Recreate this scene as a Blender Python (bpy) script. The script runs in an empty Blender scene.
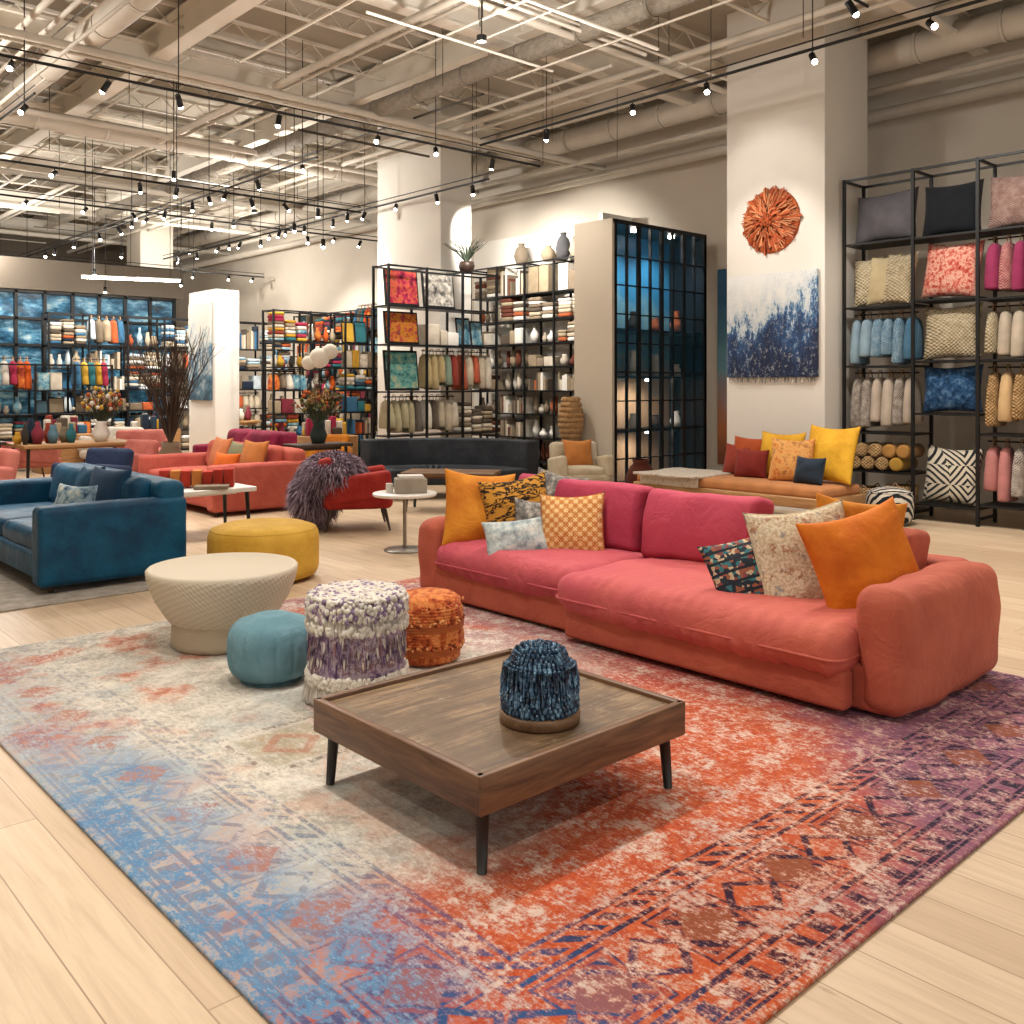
import bpy, math, random
from mathutils import Vector, Matrix, noise as mnoise
random.seed(7)
R=random.random
def U(a,b): return a+(b-a)*random.random()
rad=math.radians
# ------------------------------------------------------------ colour / nodes
def hx(h):
    if not isinstance(h,str): return tuple(h)[:3]+(1,)
    h=h.lstrip('#'); c=[int(h[i:i+2],16)/255 for i in (0,2,4)]
    return tuple((x/12.92 if x<=.04045 else ((x+.055)/1.055)**2.4) for x in c)+(1,)
class G:
    def __init__(s,name):
        s.mat=bpy.data.materials.new(name); s.mat.use_nodes=True
        s.nt=s.mat.node_tree; s.b=s.nt.nodes['Principled BSDF']
        s.tc=None
    def n(s,t): return s.nt.nodes.new(t)
    def l(s,a,b): s.nt.links.new(a,b)
    def put(s,sock,v):
        if v is None: return
        if isinstance(v,bpy.types.NodeSocket): s.l(v,sock)
        else: sock.default_value=v
    def co(s,k='Object'):
        if s.tc is None: s.tc=s.n('ShaderNodeTexCoord')
        return s.tc.outputs[k]
    def mp(s,vec,sc=(1,1,1),rot=(0,0,0),loc=(0,0,0)):
        m=s.n('ShaderNodeMapping'); s.l(vec,m.inputs['Vector'])
        m.inputs['Scale'].default_value=sc; m.inputs['Rotation'].default_value=rot; m.inputs['Location'].default_value=loc
        return m.outputs[0]
    def noise(s,sc,det=3,rough=.5,vec=None,dist=0):
        t=s.n('ShaderNodeTexNoise'); s.l(vec or s.co(),t.inputs['Vector'])
        t.inputs['Scale'].default_value=sc; t.inputs['Detail'].default_value=det
        t.inputs['Roughness'].default_value=rough; t.inputs['Distortion'].default_value=dist
        return t.outputs[0]
    def vor(s,sc,vec=None,feat='F1',out='Distance',metric='EUCLIDEAN'):
        t=s.n('ShaderNodeTexVoronoi'); s.l(vec or s.co(),t.inputs['Vector'])
        t.feature=feat
        if feat=='F1': t.distance=metric
        t.inputs['Scale'].default_value=sc
        return t.outputs[out]
    def wave(s,sc,vec=None,dist=0,dirn='X',prof='SIN',dsc=1):
        t=s.n('ShaderNodeTexWave'); s.l(vec or s.co(),t.inputs['Vector'])
        t.inputs['Scale'].default_value=sc; t.inputs['Distortion'].default_value=dist
        t.inputs['Detail Scale'].default_value=dsc
        t.bands_direction=dirn; t.wave_profile=prof
        return t.outputs[1]
    def m(s,op,a,b=None,c=None,clamp=False):
        t=s.n('ShaderNodeMath'); t.operation=op; t.use_clamp=clamp
        s.put(t.inputs[0],a)
        if b is not None: s.put(t.inputs[1],b)
        if c is not None: s.put(t.inputs[2],c)
        return t.outputs[0]
    def ss(s,x,a,b):
        t=s.n('ShaderNodeMapRange'); t.interpolation_type='SMOOTHSTEP'
        s.put(t.inputs[0],x); t.inputs[1].default_value=a; t.inputs[2].default_value=b
        t.inputs[3].default_value=0; t.inputs[4].default_value=1
        return t.outputs[0]
    def mix(s,f,a,b,mode='MIX'):
        t=s.n('ShaderNodeMix'); t.data_type='RGBA'; t.blend_type=mode
        s.put(t.inputs['Factor'],f)
        A=[i for i in t.inputs if i.type=='RGBA']
        s.put(A[0],hx(a) if isinstance(a,(str,tuple)) else a); s.put(A[1],hx(b) if isinstance(b,(str,tuple)) else b)
        return [o for o in t.outputs if o.type=='RGBA'][0]
    def ramp(s,f,stops,const=False):
        t=s.n('ShaderNodeValToRGB'); cr=t.color_ramp
        if const: cr.interpolation='CONSTANT'
        while len(cr.elements)<len(stops): cr.elements.new(.5)
        for e,(p,c) in zip(cr.elements,stops): e.position=p; e.color=hx(c)
        s.l(f,t.inputs[0]); return t.outputs[0]
    def sep(s,v=None):
        t=s.n('ShaderNodeSeparateXYZ'); s.l(v or s.co(),t.inputs[0]); return t.outputs
    def comb(s,x,y,z=0.0):
        t=s.n('ShaderNodeCombineXYZ'); s.put(t.inputs[0],x); s.put(t.inputs[1],y); s.put(t.inputs[2],z); return t.outputs[0]
    def bump(s,h,st=.3,d=.01):
        t=s.n('ShaderNodeBump'); t.inputs['Strength'].default_value=st; t.inputs['Distance'].default_value=d
        s.l(h,t.inputs['Height']); s.l(t.outputs[0],s.b.inputs['Normal'])
    def done(s,col,rough=.7,metal=0,sheen=0,spec=None,emis=None,es=0):
        s.put(s.b.inputs['Base Color'],hx(col) if isinstance(col,(str,tuple)) else col)
        s.put(s.b.inputs['Roughness'],rough); s.b.inputs['Metallic'].default_value=metal
        s.b.inputs['Sheen Weight'].default_value=sheen
        if spec is not None: s.b.inputs['Specular IOR Level'].default_value=spec
        if emis: 
            s.b.inputs['Emission Color'].default_value=hx(emis); s.b.inputs['Emission Strength'].default_value=es
        return s.mat
def plain(name,col,rough=.5,metal=0,var=.12,vs=6,bump=0,bs=60,sheen=0,spec=None):
    g=G(name); n=g.noise(vs,3)
    c=hx(col); d=tuple(x*(1-var*1.6) for x in c[:3]); l=tuple(min(1,x*(1+var)) for x in c[:3])
    if bump: g.bump(g.noise(bs,2),bump,.004)
    return g.done(g.mix(n,d,l),rough,metal,sheen,spec)
_f={}
def fab(col,bs=140,bump=.5,sheen=.08,var=.22):
    k=(col,bs)
    if k not in _f: _f[k]=plain('fabric_'+col.strip('#'),col,.9,0,var,7,bump,bs,sheen,.15)
    return _f[k]
def pattern(name,cols,sc=18,kind='vor',base=None):
    g=G(name)
    if kind=='vor':
        c=g.vor(sc,out='Color'); v=g.sep(c)[0]
        col=g.ramp(v,[(i/len(cols),k) for i,k in enumerate(cols)],True)
        if base: 
            col=g.mix(g.ss(g.vor(sc,out='Distance'),.48,.62),col,base)
            col=g.mix(g.ss(g.noise(sc*2.5,2),.5,.56),col,base)
    elif kind=='stripe':
        w=g.wave(sc,dist=3.5,dirn='DIAGONAL',dsc=1.2); col=g.ramp(w,[(0,cols[0]),(.48,cols[1])],True)
    elif kind=='tiger':
        v=g.mp(g.co(),(1,1,2.6)); w=g.m('ABSOLUTE',g.m('SUBTRACT',g.noise(sc,3,.6,v,.8),.5)); col=g.mix(g.ss(w,.03,.06),cols[0],cols[1])
    elif kind=='lattice':
        o=g.sep(); a=g.m('ADD',o[0],o[2]); c2=g.m('SUBTRACT',o[0],o[2])
        pa=g.m('PINGPONG',a,1/sc); pc=g.m('PINGPONG',c2,1/sc); mx=g.m('MULTIPLY',g.m('MAXIMUM',pa,pc),sc); mn=g.m('MULTIPLY',g.m('MINIMUM',pa,pc),sc)
        col=g.mix(g.ss(mn,.16,.2),cols[0],cols[1]); col=g.mix(g.ss(mx,.8,.84),col,cols[2]); col=g.mix(g.ss(g.noise(60,3,.7),.5,.7),col,cols[3])
    elif kind=='hatch':
        o=g.sep(); s_=g.m('ADD',o[0],o[1]); q=g.m('FLOOR',g.m('MULTIPLY',s_,sc*.5)); q2=g.m('FLOOR',g.m('MULTIPLY',o[2],sc*.5))
        par=g.m('PINGPONG',g.m('ADD',q,q2),1)
        d1=g.m('FRACT',g.m('MULTIPLY',g.m('ADD',s_,o[2]),sc*1.3)); d2=g.m('FRACT',g.m('MULTIPLY',g.m('SUBTRACT',s_,o[2]),sc*1.3))
        t=g.m('ADD',g.m('MULTIPLY',par,d1),g.m('MULTIPLY',g.m('SUBTRACT',1,par),d2)); col=g.ramp(t,[(0,cols[0]),(.42,cols[1])],True)
    elif kind=='weave':   # basket-like cells
        o=g.sep(); s_=g.m('ADD',o[0],o[1]); a=g.m('SINE',g.m('MULTIPLY',s_,sc*13)); c2=g.m('SINE',g.m('MULTIPLY',o[2],sc*16)); h=g.m('MULTIPLY',a,c2)
        col=g.mix(g.ss(g.m('ADD',g.m('MULTIPLY',h,.35),g.m('MULTIPLY',g.noise(14,4,.7),2)),.45,1.6),cols[0],cols[1]); g.bump(h,.8,.012); return g.done(col,.88,0,.04,.2)
    elif kind=='noise':
        n=g.noise(sc,5,.7); k=len(cols)
        col=g.ramp(n,[(.34+.34*i/(k-1),c) for i,c in enumerate(cols)])
    g.bump(g.noise(120,2),.4,.004)
    return g.done(col,.88,0,.06,.2)
# ------------------------------------------------------------ mesh builder
class MB:
    def __init__(s): s.v=[];s.f=[];s.mi=[];s.sm=[];s.mats=[]
    def add(s,vs,fs,mat,smooth=True,M=None):
        if mat not in s.mats: s.mats.append(mat)
        k=s.mats.index(mat); o=len(s.v)
        if M is not None: vs=[M@Vector(p) for p in vs]
        s.v.extend([tuple(p) for p in vs])
        for f in fs: s.f.append(tuple(i+o for i in f)); s.mi.append(k); s.sm.append(smooth)
    def make(s,name,loc=(0,0,0),rz=0,parent=None):
        me=bpy.data.meshes.new(name); me.from_pydata(s.v,[],s.f)
        for m in s.mats: me.materials.append(m)
        me.polygons.foreach_set('material_index',s.mi); me.polygons.foreach_set('use_smooth',s.sm); me.update()
        ob=bpy.data.objects.new(name,me); bpy.context.scene.collection.objects.link(ob)
        ob.location=loc; ob.rotation_euler=(0,0,rad(rz))
        return ob
    def box(s,c,sz,mat,M=None):
        x,y,z=c; a,b,d=sz[0]/2,sz[1]/2,sz[2]/2
        vs=[(x+i*a,y+j*b,z+k*d) for k in(-1,1) for j in(-1,1) for i in(-1,1)]
        fs=[(0,2,3,1),(4,5,7,6),(0,1,5,4),(2,6,7,3),(0,4,6,2),(1,3,7,5)]
        s.add(vs,fs,mat,False,M)
    def bx(s,x0,x1,y0,y1,z0,z1,mat,M=None): s.box(((x0+x1)/2,(y0+y1)/2,(z0+z1)/2),(abs(x1-x0),abs(y1-y0),abs(z1-z0)),mat,M)
    def rbox(s,c,sz,r,mat,M=None,n=2,k=3,puff=(0,0,0),wr=0,wsc=4,seed=0,pleat=0):
        h=[q/2 for q in sz]; r=min(r,min(h)*.98)
        ts=[]
        for a in range(3):
            i=h[a]-r; L=[-(i)-r*math.tan(math.pi/4*(1-q/k)) for q in range(k+1)]
            nn=n[a] if isinstance(n,tuple) else n
            mid=[-i+2*i*q/nn for q in range(1,nn)]
            ts.append(L+mid+[-q for q in reversed(L)])
        vs=[];fs=[];key={}
        for a in range(3):
            b,d=(a+1)%3,(a+2)%3
            for sg in(-1,1):
                idx=[]
                for tb in ts[b]:
                    row=[]
                    for td in ts[d]:
                        q=[0,0,0]; q[a]=sg*h[a];q[b]=tb;q[d]=td
                        inn=[max(-(h[j]-r),min(h[j]-r,q[j])) for j in range(3)]
                        dv=Vector([q[j]-inn[j] for j in range(3)])
                        if dv.length>1e-9: dv.normalize()
                        p=[inn[j]+dv[j]*r for j in range(3)]
                        kk=(round(p[0],4),round(p[1],4),round(p[2],4))
                        if kk not in key:
                            w=[1-(p[j]/h[j])**2 for j in range(3)]
                            o=list(p)
                            for j in range(3):
                                if puff[j]: o[j]+=puff[j]*(p[j]/h[j])*max(0,w[(j+1)%3])**.6*max(0,w[(j+2)%3])**.6
                            if pleat and p[0]<-h[0]*.55:
                                ph=p[1]*62+4*mnoise.noise(Vector((p[1]*3,seed,0)))
                                am=pleat*((-p[0]/h[0]-.55)/.45)**.7*abs(p[2]/h[2])**.4
                                o[2]+=am*math.sin(ph)*(1 if p[2]>0 else -1)*.8; o[0]-=am*.6*math.sin(ph+.7)
                            o=Vector(o)
                            if wr:
                                N=mnoise.noise_vector(Vector((o.x+c[0]+seed,o.y+c[1],o.z+c[2]))*wsc); o+=N*wr
                            key[kk]=len(vs); vs.append((o[0]+c[0],o[1]+c[1],o[2]+c[2]))
                        row.append(key[kk])
                    idx.append(row)
                for i in range(len(idx)-1):
                    for j in range(len(idx[0])-1):
                        f=(idx[i][j],idx[i+1][j],idx[i+1][j+1],idx[i][j+1])
                        if sg<0: f=f[::-1]
                        if len(set(f))==4: fs.append(f)
        s.add(vs,fs,mat,True,M)
    def lathe(s,prof,mat,c=(0,0,0),seg=28,M=None,rf=None,smooth=True):
        vs=[];fs=[]
        for (r,z) in prof:
            for i in range(seg):
                t=2*math.pi*i/seg; rr=r*(rf(t,z) if rf else 1)
                vs.append((c[0]+rr*math.cos(t),c[1]+rr*math.sin(t),c[2]+z))
        for j in range(len(prof)-1):
            for i in range(seg):
                k=(i+1)%seg; fs.append((j*seg+i,j*seg+k,(j+1)*seg+k,(j+1)*seg+i))
        s.add(vs,fs,mat,smooth,M)
    def cyl(s,c,r,h,mat,seg=16,r2=None,M=None):
        r2=r if r2 is None else r2
        s.lathe([(0.0001,0),(r,0)],mat,c,seg,M,smooth=False); s.lathe([(r,0),(r2,h)],mat,c,seg,M); s.lathe([(r2,h),(0.0001,h)],mat,c,seg,M,smooth=False)
    def tube(s,pts,r,mat,seg=6,r2=None):
        pts=[Vector(p) for p in pts]; vs=[];fs=[]; n=len(pts)
        for i,p in enumerate(pts):
            d=(pts[min(i+1,n-1)]-pts[max(i-1,0)]).normalized()
            a=d.cross(Vector((0,0,1))); 
            if a.length<.05: a=d.cross(Vector((1,0,0)))
            a.normalize(); b=d.cross(a)
            rr=r if r2 is None else r+(r2-r)*i/(n-1)
            for k in range(seg):
                t=2*math.pi*k/seg; vs.append(p+a*rr*math.cos(t)+b*rr*math.sin(t))
        for i in range(n-1):
            for k in range(seg):
                q=(k+1)%seg; fs.append((i*seg+k,i*seg+q,(i+1)*seg+q,(i+1)*seg+k))
        fs.append(tuple(range(seg))); fs.append(tuple((n-1)*seg+k for k in reversed(range(seg))))
        s.add(vs,fs,mat,True)
    def pillow(s,c,w,h,t,mat,yaw=0,tilt=0,roll=0,n=10,seed=0):
        M=Matrix.Translation(c)@Matrix.Rotation(rad(yaw),4,'Z')@Matrix.Rotation(rad(-tilt),4,'X')@Matrix.Rotation(rad(roll),4,'Y')
        vs=[];fs=[];key={}
        for sg in(-1,1):
            idx=[]
            for i in range(n+1):
                row=[]
                for j in range(n+1):
                    u=-math.cos(math.pi*i/n); v=-math.cos(math.pi*j/n)
                    edge=i in(0,n) or j in(0,n)
                    kk=(i,j,0 if edge else sg)
                    if kk not in key:
                        th=t/2*(max(0,(1-u*u))*max(0,(1-v*v)))**.42
                        x=w/2*u*(1-.08*(1-v*v)); z=h/2*v*(1-.08*(1-u*u))
                        nn=mnoise.noise(Vector((u*1.7+seed,v*1.7,sg+seed*3.1)))+.5*mnoise.noise(Vector((u*4+seed,v*4,sg+seed*1.1)))
                        key[kk]=len(vs); vs.append((x,sg*(th*(1+.3*nn)),z-.03*h*(1-u*u)*(v+1)*.5))
                    row.append(key[kk])
                idx.append(row)
            for i in range(n):
                for j in range(n):
                    f=(idx[i][j],idx[i+1][j],idx[i+1][j+1],idx[i][j+1])
                    if sg>0: f=f[::-1]
                    fs.append(f)
        s.add(vs,fs,mat,True,M)
    def strand(s,p,d,L,w,mat,droop=.5):
        p=Vector(p);d=Vector(d).normalized(); a=d.cross(Vector((U(-1,1),U(-1,1),U(-1,1)))).normalized()*w
        q=p+d*L*.5+Vector((0,0,-droop*L*.15)); e=p+d*L+Vector((0,0,-droop*L*.6))
        s.add([p-a,p+a,q+a*.8,q-a*.8,e],[(0,1,2,3),(3,2,4)],mat,True)
    def ball(s,c,r,mat,seg=8,rings=5,sq=(1,1,1)):
        vs=[];fs=[]
        for j in range(rings+1):
            ph=math.pi*j/rings
            for i in range(seg):
                t=2*math.pi*i/seg
                vs.append((c[0]+sq[0]*r*math.sin(ph)*math.cos(t),c[1]+sq[1]*r*math.sin(ph)*math.sin(t),c[2]-sq[2]*r*math.cos(ph)))
        for j in range(rings):
            for i in range(seg):
                k=(i+1)%seg; fs.append((j*seg+i,j*seg+k,(j+1)*seg+k,(j+1)*seg+i))
        s.add(vs,fs,mat)
# ------------------------------------------------------------ shared materials
BLK=plain('black_steel','#141517',.45,.3,.1)
DKW=plain('dark_walnut','#3a2a20',.45,0,.2,12)
def woodmat(name,a,b,sc=1,axis='x',rough=.45):
    g=G(name); v=g.mp(g.co(),(2*sc,22*sc,22*sc) if axis=='x' else (22*sc,2*sc,22*sc))
    n=g.noise(1.2,6,.65,v,1.2); col=g.ramp(n,[(.3,a),(.7,b)])
    n2=g.noise(1.7,3); col=g.mix(g.m('MULTIPLY',n2,.5),col,a); g.bump(n,.15,.003)
    return g.done(col,rough)
OAK=woodmat('oak_wood','#8a6038','#c59a67')
BRN=woodmat('aged_brown_wood','#4a3220','#8c6a48')
WALL=plain('wall_paint','#d8cfc1',.85,0,.04,1.5)
WHITEW=plain('white_plaster','#ebe7df',.85,0,.03,1.5)
CEILM=plain('ceiling_paint','#aea698',.9,0,.12,1.2)
BEAMM=plain('beam_paint','#e6dfd3',.7,0,.06,2)
g=G('lamp_glow'); GLOW=g.done('#ffffff',.5,0,0,None,'#fff4e4',35)
WHT=plain('white_ceramic','#e4e0d8',.35,0,.04)
# ------------------------------------------------------------ room
b=MB()
g=G('oak_plank_floor'); o=g.sep(); v=g.comb(o[1],o[0],0.0)
t=g.n('ShaderNodeTexBrick'); g.l(v,t.inputs['Vector'])
t.inputs['Color1'].default_value=hx('#c8b092'); t.inputs['Color2'].default_value=hx('#b3987a'); t.inputs['Mortar'].default_value=hx('#83694d')
t.inputs['Scale'].default_value=1; t.inputs['Mortar Size'].default_value=.0025; t.inputs['Brick Width'].default_value=2.3; t.inputs['Row Height'].default_value=.21
t.offset=.37; t.inputs['Bias'].default_value=-.1
gr=g.noise(1,6,.62,g.mp(g.co(),(26,1.6,1)),.8)
col=g.mix(g.m('MULTIPLY',g.ss(gr,.35,.75),.45),t.outputs[0],'#927455')
col=g.mix(g.m('MULTIPLY',g.noise(.8,2),.25),col,'#d4c3aa')
kn=g.vor(1.6,g.mp(g.co(),(3.2,1,1))); col=g.mix(g.m('MULTIPLY',g.ss(kn,.08,.02),.5),col,'#6f5238')
g.bump(t.outputs['Fac'],-.15,.002)
FLM=g.done(col,g.m('ADD',.32,g.m('MULTIPLY',gr,.2)))
b.bx(-7,13.2,-6,31,-.1,0,FLM); b.make('floor')
b=MB(); b.bx(13,13.2,-6,31,0,6.6,WALL); b.make('wall_right')
b=MB()
DARKW=plain('dark_back_wall_paint','#6a6054',.8,0,.1,1)
b.bx(-7,13,31,31.2,0,6.6,DARKW); b.make('wall_back')
b=MB(); b.bx(-7.2,-7,-6,31,0,6.6,WALL); b.make('wall_left')
b=MB(); b.bx(-7.2,13.2,-6,31.2,6.6,6.75,CEILM)
b.make('ceiling')
b=MB(); b.bx(12.96,13,-6,11.0,0,.15,WHITEW); b.make('baseboard_right')
b=MB()
for X in(-4.5,-1.2,2.0,5.2,8.4,11.6):
    b.bx(X-.12,X+.12,-6,31,6.12,6.16,BEAMM); b.bx(X-.12,X+.12,-6,31,6.5,6.54,BEAMM); b.bx(X-.02,X+.02,-6,31,6.16,6.5,BEAMM)
for Y in(-3,1,5,9,13,17,21,25,29):
    b.bx(-7,13,Y-.1,Y+.1,5.98,6.02,BEAMM); b.bx(-7,13,Y-.02,Y+.02,6.02,6.3,BEAMM); b.bx(-7,13,Y-.1,Y+.1,6.28,6.32,BEAMM)
b.make('ceiling_beams')
b=MB()
Y=-5.2
while Y<31:
    b.bx(-7,13,Y-.03,Y+.03,6.56,6.6,BEAMM); b.bx(-7,13,Y-.025,Y+.025,6.3,6.33,BEAMM)
    x=-7
    while x<12.9:
        b.tube([(x,Y,6.32),(x+.3,Y,6.58),(x+.6,Y,6.32)],.012,BEAMM,4); x+=.6
    Y+=1.33
b.make('ceiling_joists')
b=MB()
PIP=plain('pipe_paint','#c8c0b3',.6,0,.1,3)
for (X,z,r) in[(-3,5.9,.04),(.4,5.85,.05),(3.2,5.8,.04),(3.45,5.8,.03),(6.3,5.7,.05),(6.55,5.75,.025),(9.6,5.75,.05),(9.9,5.75,.03),(12.3,5.6,.05),(12.6,5.35,.09)]:
    b.tube([(X,-6,z),(X,31,z)],r,PIP,8)
for (Y,z,r) in[(2.5,5.8,.03),(7.6,5.65,.04),(11.7,5.6,.05),(12.0,5.62,.025),(15.3,5.7,.05),(19.4,5.6,.06),(23.5,5.7,.06),(27,5.6,.06)]:
    b.tube([(-7,Y,z),(13,Y,z)],r,PIP,8)
b.make('ceiling_pipes')
b=MB(); DKP_=plain('dark_conduit','#544d44',.6,.2,.1)
for i in range(80):
    z=U(5.2,6.2)
    if R()<.5:
        X=U(-5,12.8); y0=U(2,20); b.tube([(X,y0,z),(X,y0+U(3,9),z)],U(.008,.024),random.choice([PIP,DKP_,BEAMM,BEAMM]),5)
    else:
        Y=U(6,30); x0=U(-6,8); b.tube([(x0,Y,z),(min(12.9,x0+U(2,7)),Y,z)],U(.008,.024),random.choice([PIP,DKP_,BEAMM,BEAMM]),5)
for i in range(120):
    x,y=U(-5,12.5),U(5,29); b.tube([(x,y,U(5.0,5.9)),(x,y,6.55)],.006,DKP_,4)
b.make('ceiling_conduits')
def duct(name,p0,p1,r,mat):
    b=MB(); p0=Vector(p0);p1=Vector(p1); n=int((p1-p0).length/.35); pts=[]
    for i in range(n+1): pts.append(p0+(p1-p0)*i/n)
    b.tube(pts,r,mat,18)
    d=(p1-p0).normalized()
    for i in range(0,n+1,3):
        b.tube([pts[i]-d*.025,pts[i]+d*.025],r*1.06,mat,18)
    b.make(name)
g=G('insulated_duct_wrap'); g.bump(g.noise(18,4,.7),1,.05); DUCTM=g.done(g.mix(g.noise(14,4,.7),'#6d665d','#b3aa9b'),.7)
duct('air_duct',(8.0,-4,5.72),(8.0,24,5.72),.13,DUCTM)
duct('air_duct',(12.2,-4,6.0),(12.2,30,6.0),.2,PIP)
duct('air_duct',(-2.6,-4,5.8),(-2.6,30,5.8),.24,PIP)
duct('air_duct',(1.2,15.8,5.75),(11.9,15.8,5.75),.15,PIP)
duct('air_duct',(3.9,6,5.8),(3.9,30,5.8),.16,PIP)
# tracks
LC=(1,.935,.855)
ES=.64
lights=[]
def track(p0,p1,spacing,z=5.0,e=0,every=2,hang=True):
    b=MB(); p0=Vector(p0+(z,));p1=Vector(p1+(z,)); L=(p1-p0).length; d=(p1-p0)/L
    b.tube([p0,p1],.018,BLK,4)
    b.tube([p0+Vector((0,0,.09)),p1+Vector((0,0,.09))],.009,BLK,4)
    s=.4;k=0
    while s<L:
        p=p0+d*s
        if hang and k%3==0: b.tube([p,p+Vector((0,0,6.55-z))],.007,BLK,4)
        aim=Vector((U(-.7,.7),U(-.7,.7),-1)).normalized()
        if R()<.45: aim=Vector((U(-.9,-.4),U(-.9,-.4),-.8)).normalized()
        q=p+Vector((0,0,-.08))
        b.tube([p,q],.009,BLK,4)
        t0=q-aim*.04; t1=q+aim*.1
        b.tube([t0,t0+aim*.02,t1],.034,BLK,10)
        b.ball(t1,.031,GLOW,8,4)
        if e and k%every==0: lights.append((t1+aim*.06,aim,e))
        s+=spacing*U(.6,1.6); k+=1
    b.make('track_light')
track((-5,10.9),(10.2,10.5),1.0,5.0,420,2)
track((-5,18),(12.6,18),1.0,4.9,480,4)
track((8.8,-4),(8.8,10.3),1.25,5.05,380,2)
track((-4,4.2),(8.3,4.2),1.6,5.1,430,1)
track((3.2,11.5),(3.2,28),1.0,4.9,400,5)
track((6.9,11.6),(6.9,28),1.0,4.8,400,4)
track((9.75,11.2),(9.75,24),.9,4.85,380,4)
track((-5,14.3),(9.4,14.3),.8,4.7,360,5)
track((-5,24),(12.6,24),.9,4.6,500,5)
track((-4,-.5),(8.3,-.5),2,5.1,400,2)
b=MB()
for i in range(46):
    x,y=U(-2,9.4),U(12,27); z=U(3.9,5.2); b.tube([(x,y,z),(x,y,6.5)],.007,BLK,4)
    b.tube([(x,y,z),(x,y,z-.12)],.034,BLK,8); b.ball((x,y,z-.13),.03,GLOW,8,4)
b.make('pendant_spotlights')
def spot(loc,aim,e,ang=105,blend=.8,r=.1,col=LC):
    l=bpy.data.lights.new('spot_light','SPOT'); l.energy=e*ES; l.spot_size=rad(ang); l.spot_blend=blend; l.shadow_soft_size=r; l.color=col
    o=bpy.data.objects.new('spot_light',l); bpy.context.scene.collection.objects.link(o); o.location=loc
    o.rotation_euler=Vector(aim).to_track_quat('-Z','Y').to_euler(); return o
for (p,a,e) in lights: spot(p,Vector((a.x*.4,a.y*.4,-1)),e)
def tgt(loc,to,e,ang=40,r=.08): spot(loc,Vector(to)-Vector(loc),e,ang,.6,r)
tgt((8.7,6.6,4.9),(10.7,6.7,2.9),260,55); tgt((8.7,6.9,4.9),(10.7,6.75,4.0),110,60)
tgt((8.7,4.4,4.9),(11.1,4.4,2.2),420,80); tgt((8.7,3.0,4.9),(11.1,3.2,2.4),300,75)
tgt((10.4,12.6,4.7),(12.7,13.4,3.0),650,100); tgt((10.4,11.8,4.7),(12.7,12.0,3.4),500,95)
tgt((9.5,10.6,4.8),(9.7,12.3,2.2),420,80); tgt((8.6,10.3,4.8),(11.2,9,2),350,60)
tgt((6.4,17.6,4.8),(8,17.8,2.2),350,60)
tgt((6.6,18.1,4.7),(7.0,20.8,1.7),900,95); tgt((9.2,18.1,4.7),(9.3,20.8,1.7),700,95); tgt((9.6,14.4,4.6),(9.9,16.4,1.7),420,90)
tgt((10.5,20,4.7),(12.4,19.5,1.7),600,100)
b=MB()
for (x,y,z,e) in[(1.5,3,4.9,170),(6.0,7.0,4.85,190),(2,12.6,4.9,260),(8.3,16.2,4.7,330),(5,22.3,4.8,480),(10,23,4.8,350)]:  # added fill points for overall room light, with invented hanging mounts
    l=bpy.data.lights.new('fill_point','POINT'); l.energy=e*.9; l.shadow_soft_size=.1; l.color=LC
    ob=bpy.data.objects.new('fill_point',l); bpy.context.scene.collection.objects.link(ob); ob.location=(x,y,z)
    b.tube([(x,y,z+.14),(x,y,6.5)],.008,BLK,4); b.cyl((x,y,z+.11),.05,.06,BLK,10)
b.make('added_fill_mounts')
def column(name,x0,x1,y0,y1,z=6.6,mat=WALL,extra=None):
    b=MB(); b.rbox(((x0+x1)/2,(y0+y1)/2,z/2),(x1-x0,y1-y0,z),.012,mat,n=1,k=1); 
    b.bx(x0-.012,x1+.012,y0-.012,y1+.012,0,.14,WHITEW); 
    return b.make(name)
COLM=plain('column_plaster','#e0dbd2',.85,0,.04,1.5)
column('structural_column',10.7,11.8,5.97,7.41,6.6,COLM)
column('structural_column',10.2,10.9,13.0,14.95,6.6,COLM)
column('structural_column',9.7,10.6,25.4,26.4)
column('structural_column',-1.2,-.1,24.3,25.4)
column('display_wall',8.0,8.5,17.2,18.4,3.45,WHITEW)
# ------------------------------------------------------------ rug
Wd,Ld=4.36,4.94
g=G('distressed_rug'); o=g.sep(); x,y=o[0],o[1]
M_=g.m
def mul(*a):
    r=a[0]
    for q in a[1:]: r=M_('MULTIPLY',r,q)
    return r
n1=M_('SUBTRACT',g.noise(1.1,5,.6),.5); n2=g.noise(7,6,.7); n3=g.noise(34,5,.8)
n5=g.noise(60,3,.8,g.mp(g.co(),(1,.4,1))); nb=g.noise(2.2,5,.65,g.mp(g.co(),(1,1,1),(0,0,0),(5,3,0)))
fade=M_('ADD',M_('MULTIPLY',n2,.38),M_('ADD',M_('MULTIPLY',n3,.34),M_('MULTIPLY',n5,.28)))
keep=g.ss(fade,.58,.47); keep2=g.ss(fade,.44,.54)
def lin(a,b_,c,k):
    return M_('ADD',M_('ADD',M_('MULTIPLY',x,a),M_('MULTIPLY',y,b_)),M_('ADD',M_('MULTIPLY',n1,k),c))
cream=g.mix(g.ss(fade,.4,.6),'#a1998d','#cfc7b9')
cream=g.mix(M_('MULTIPLY',g.ss(nb,.48,.6),.55),cream,'#bf9882')
cream=g.mix(mul(g.ss(g.noise(1.7,4,.6,g.mp(g.co(),(1,1,1),(0,0,0),(2,8,0))),.52,.62),.3),cream,'#8fa0a3')
orange=g.mix(g.ss(n3,.3,.7),'#a03c20','#c0623a')
m_or=g.ss(lin(.5,-1.0,1.3,2.6),0,.9)
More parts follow.
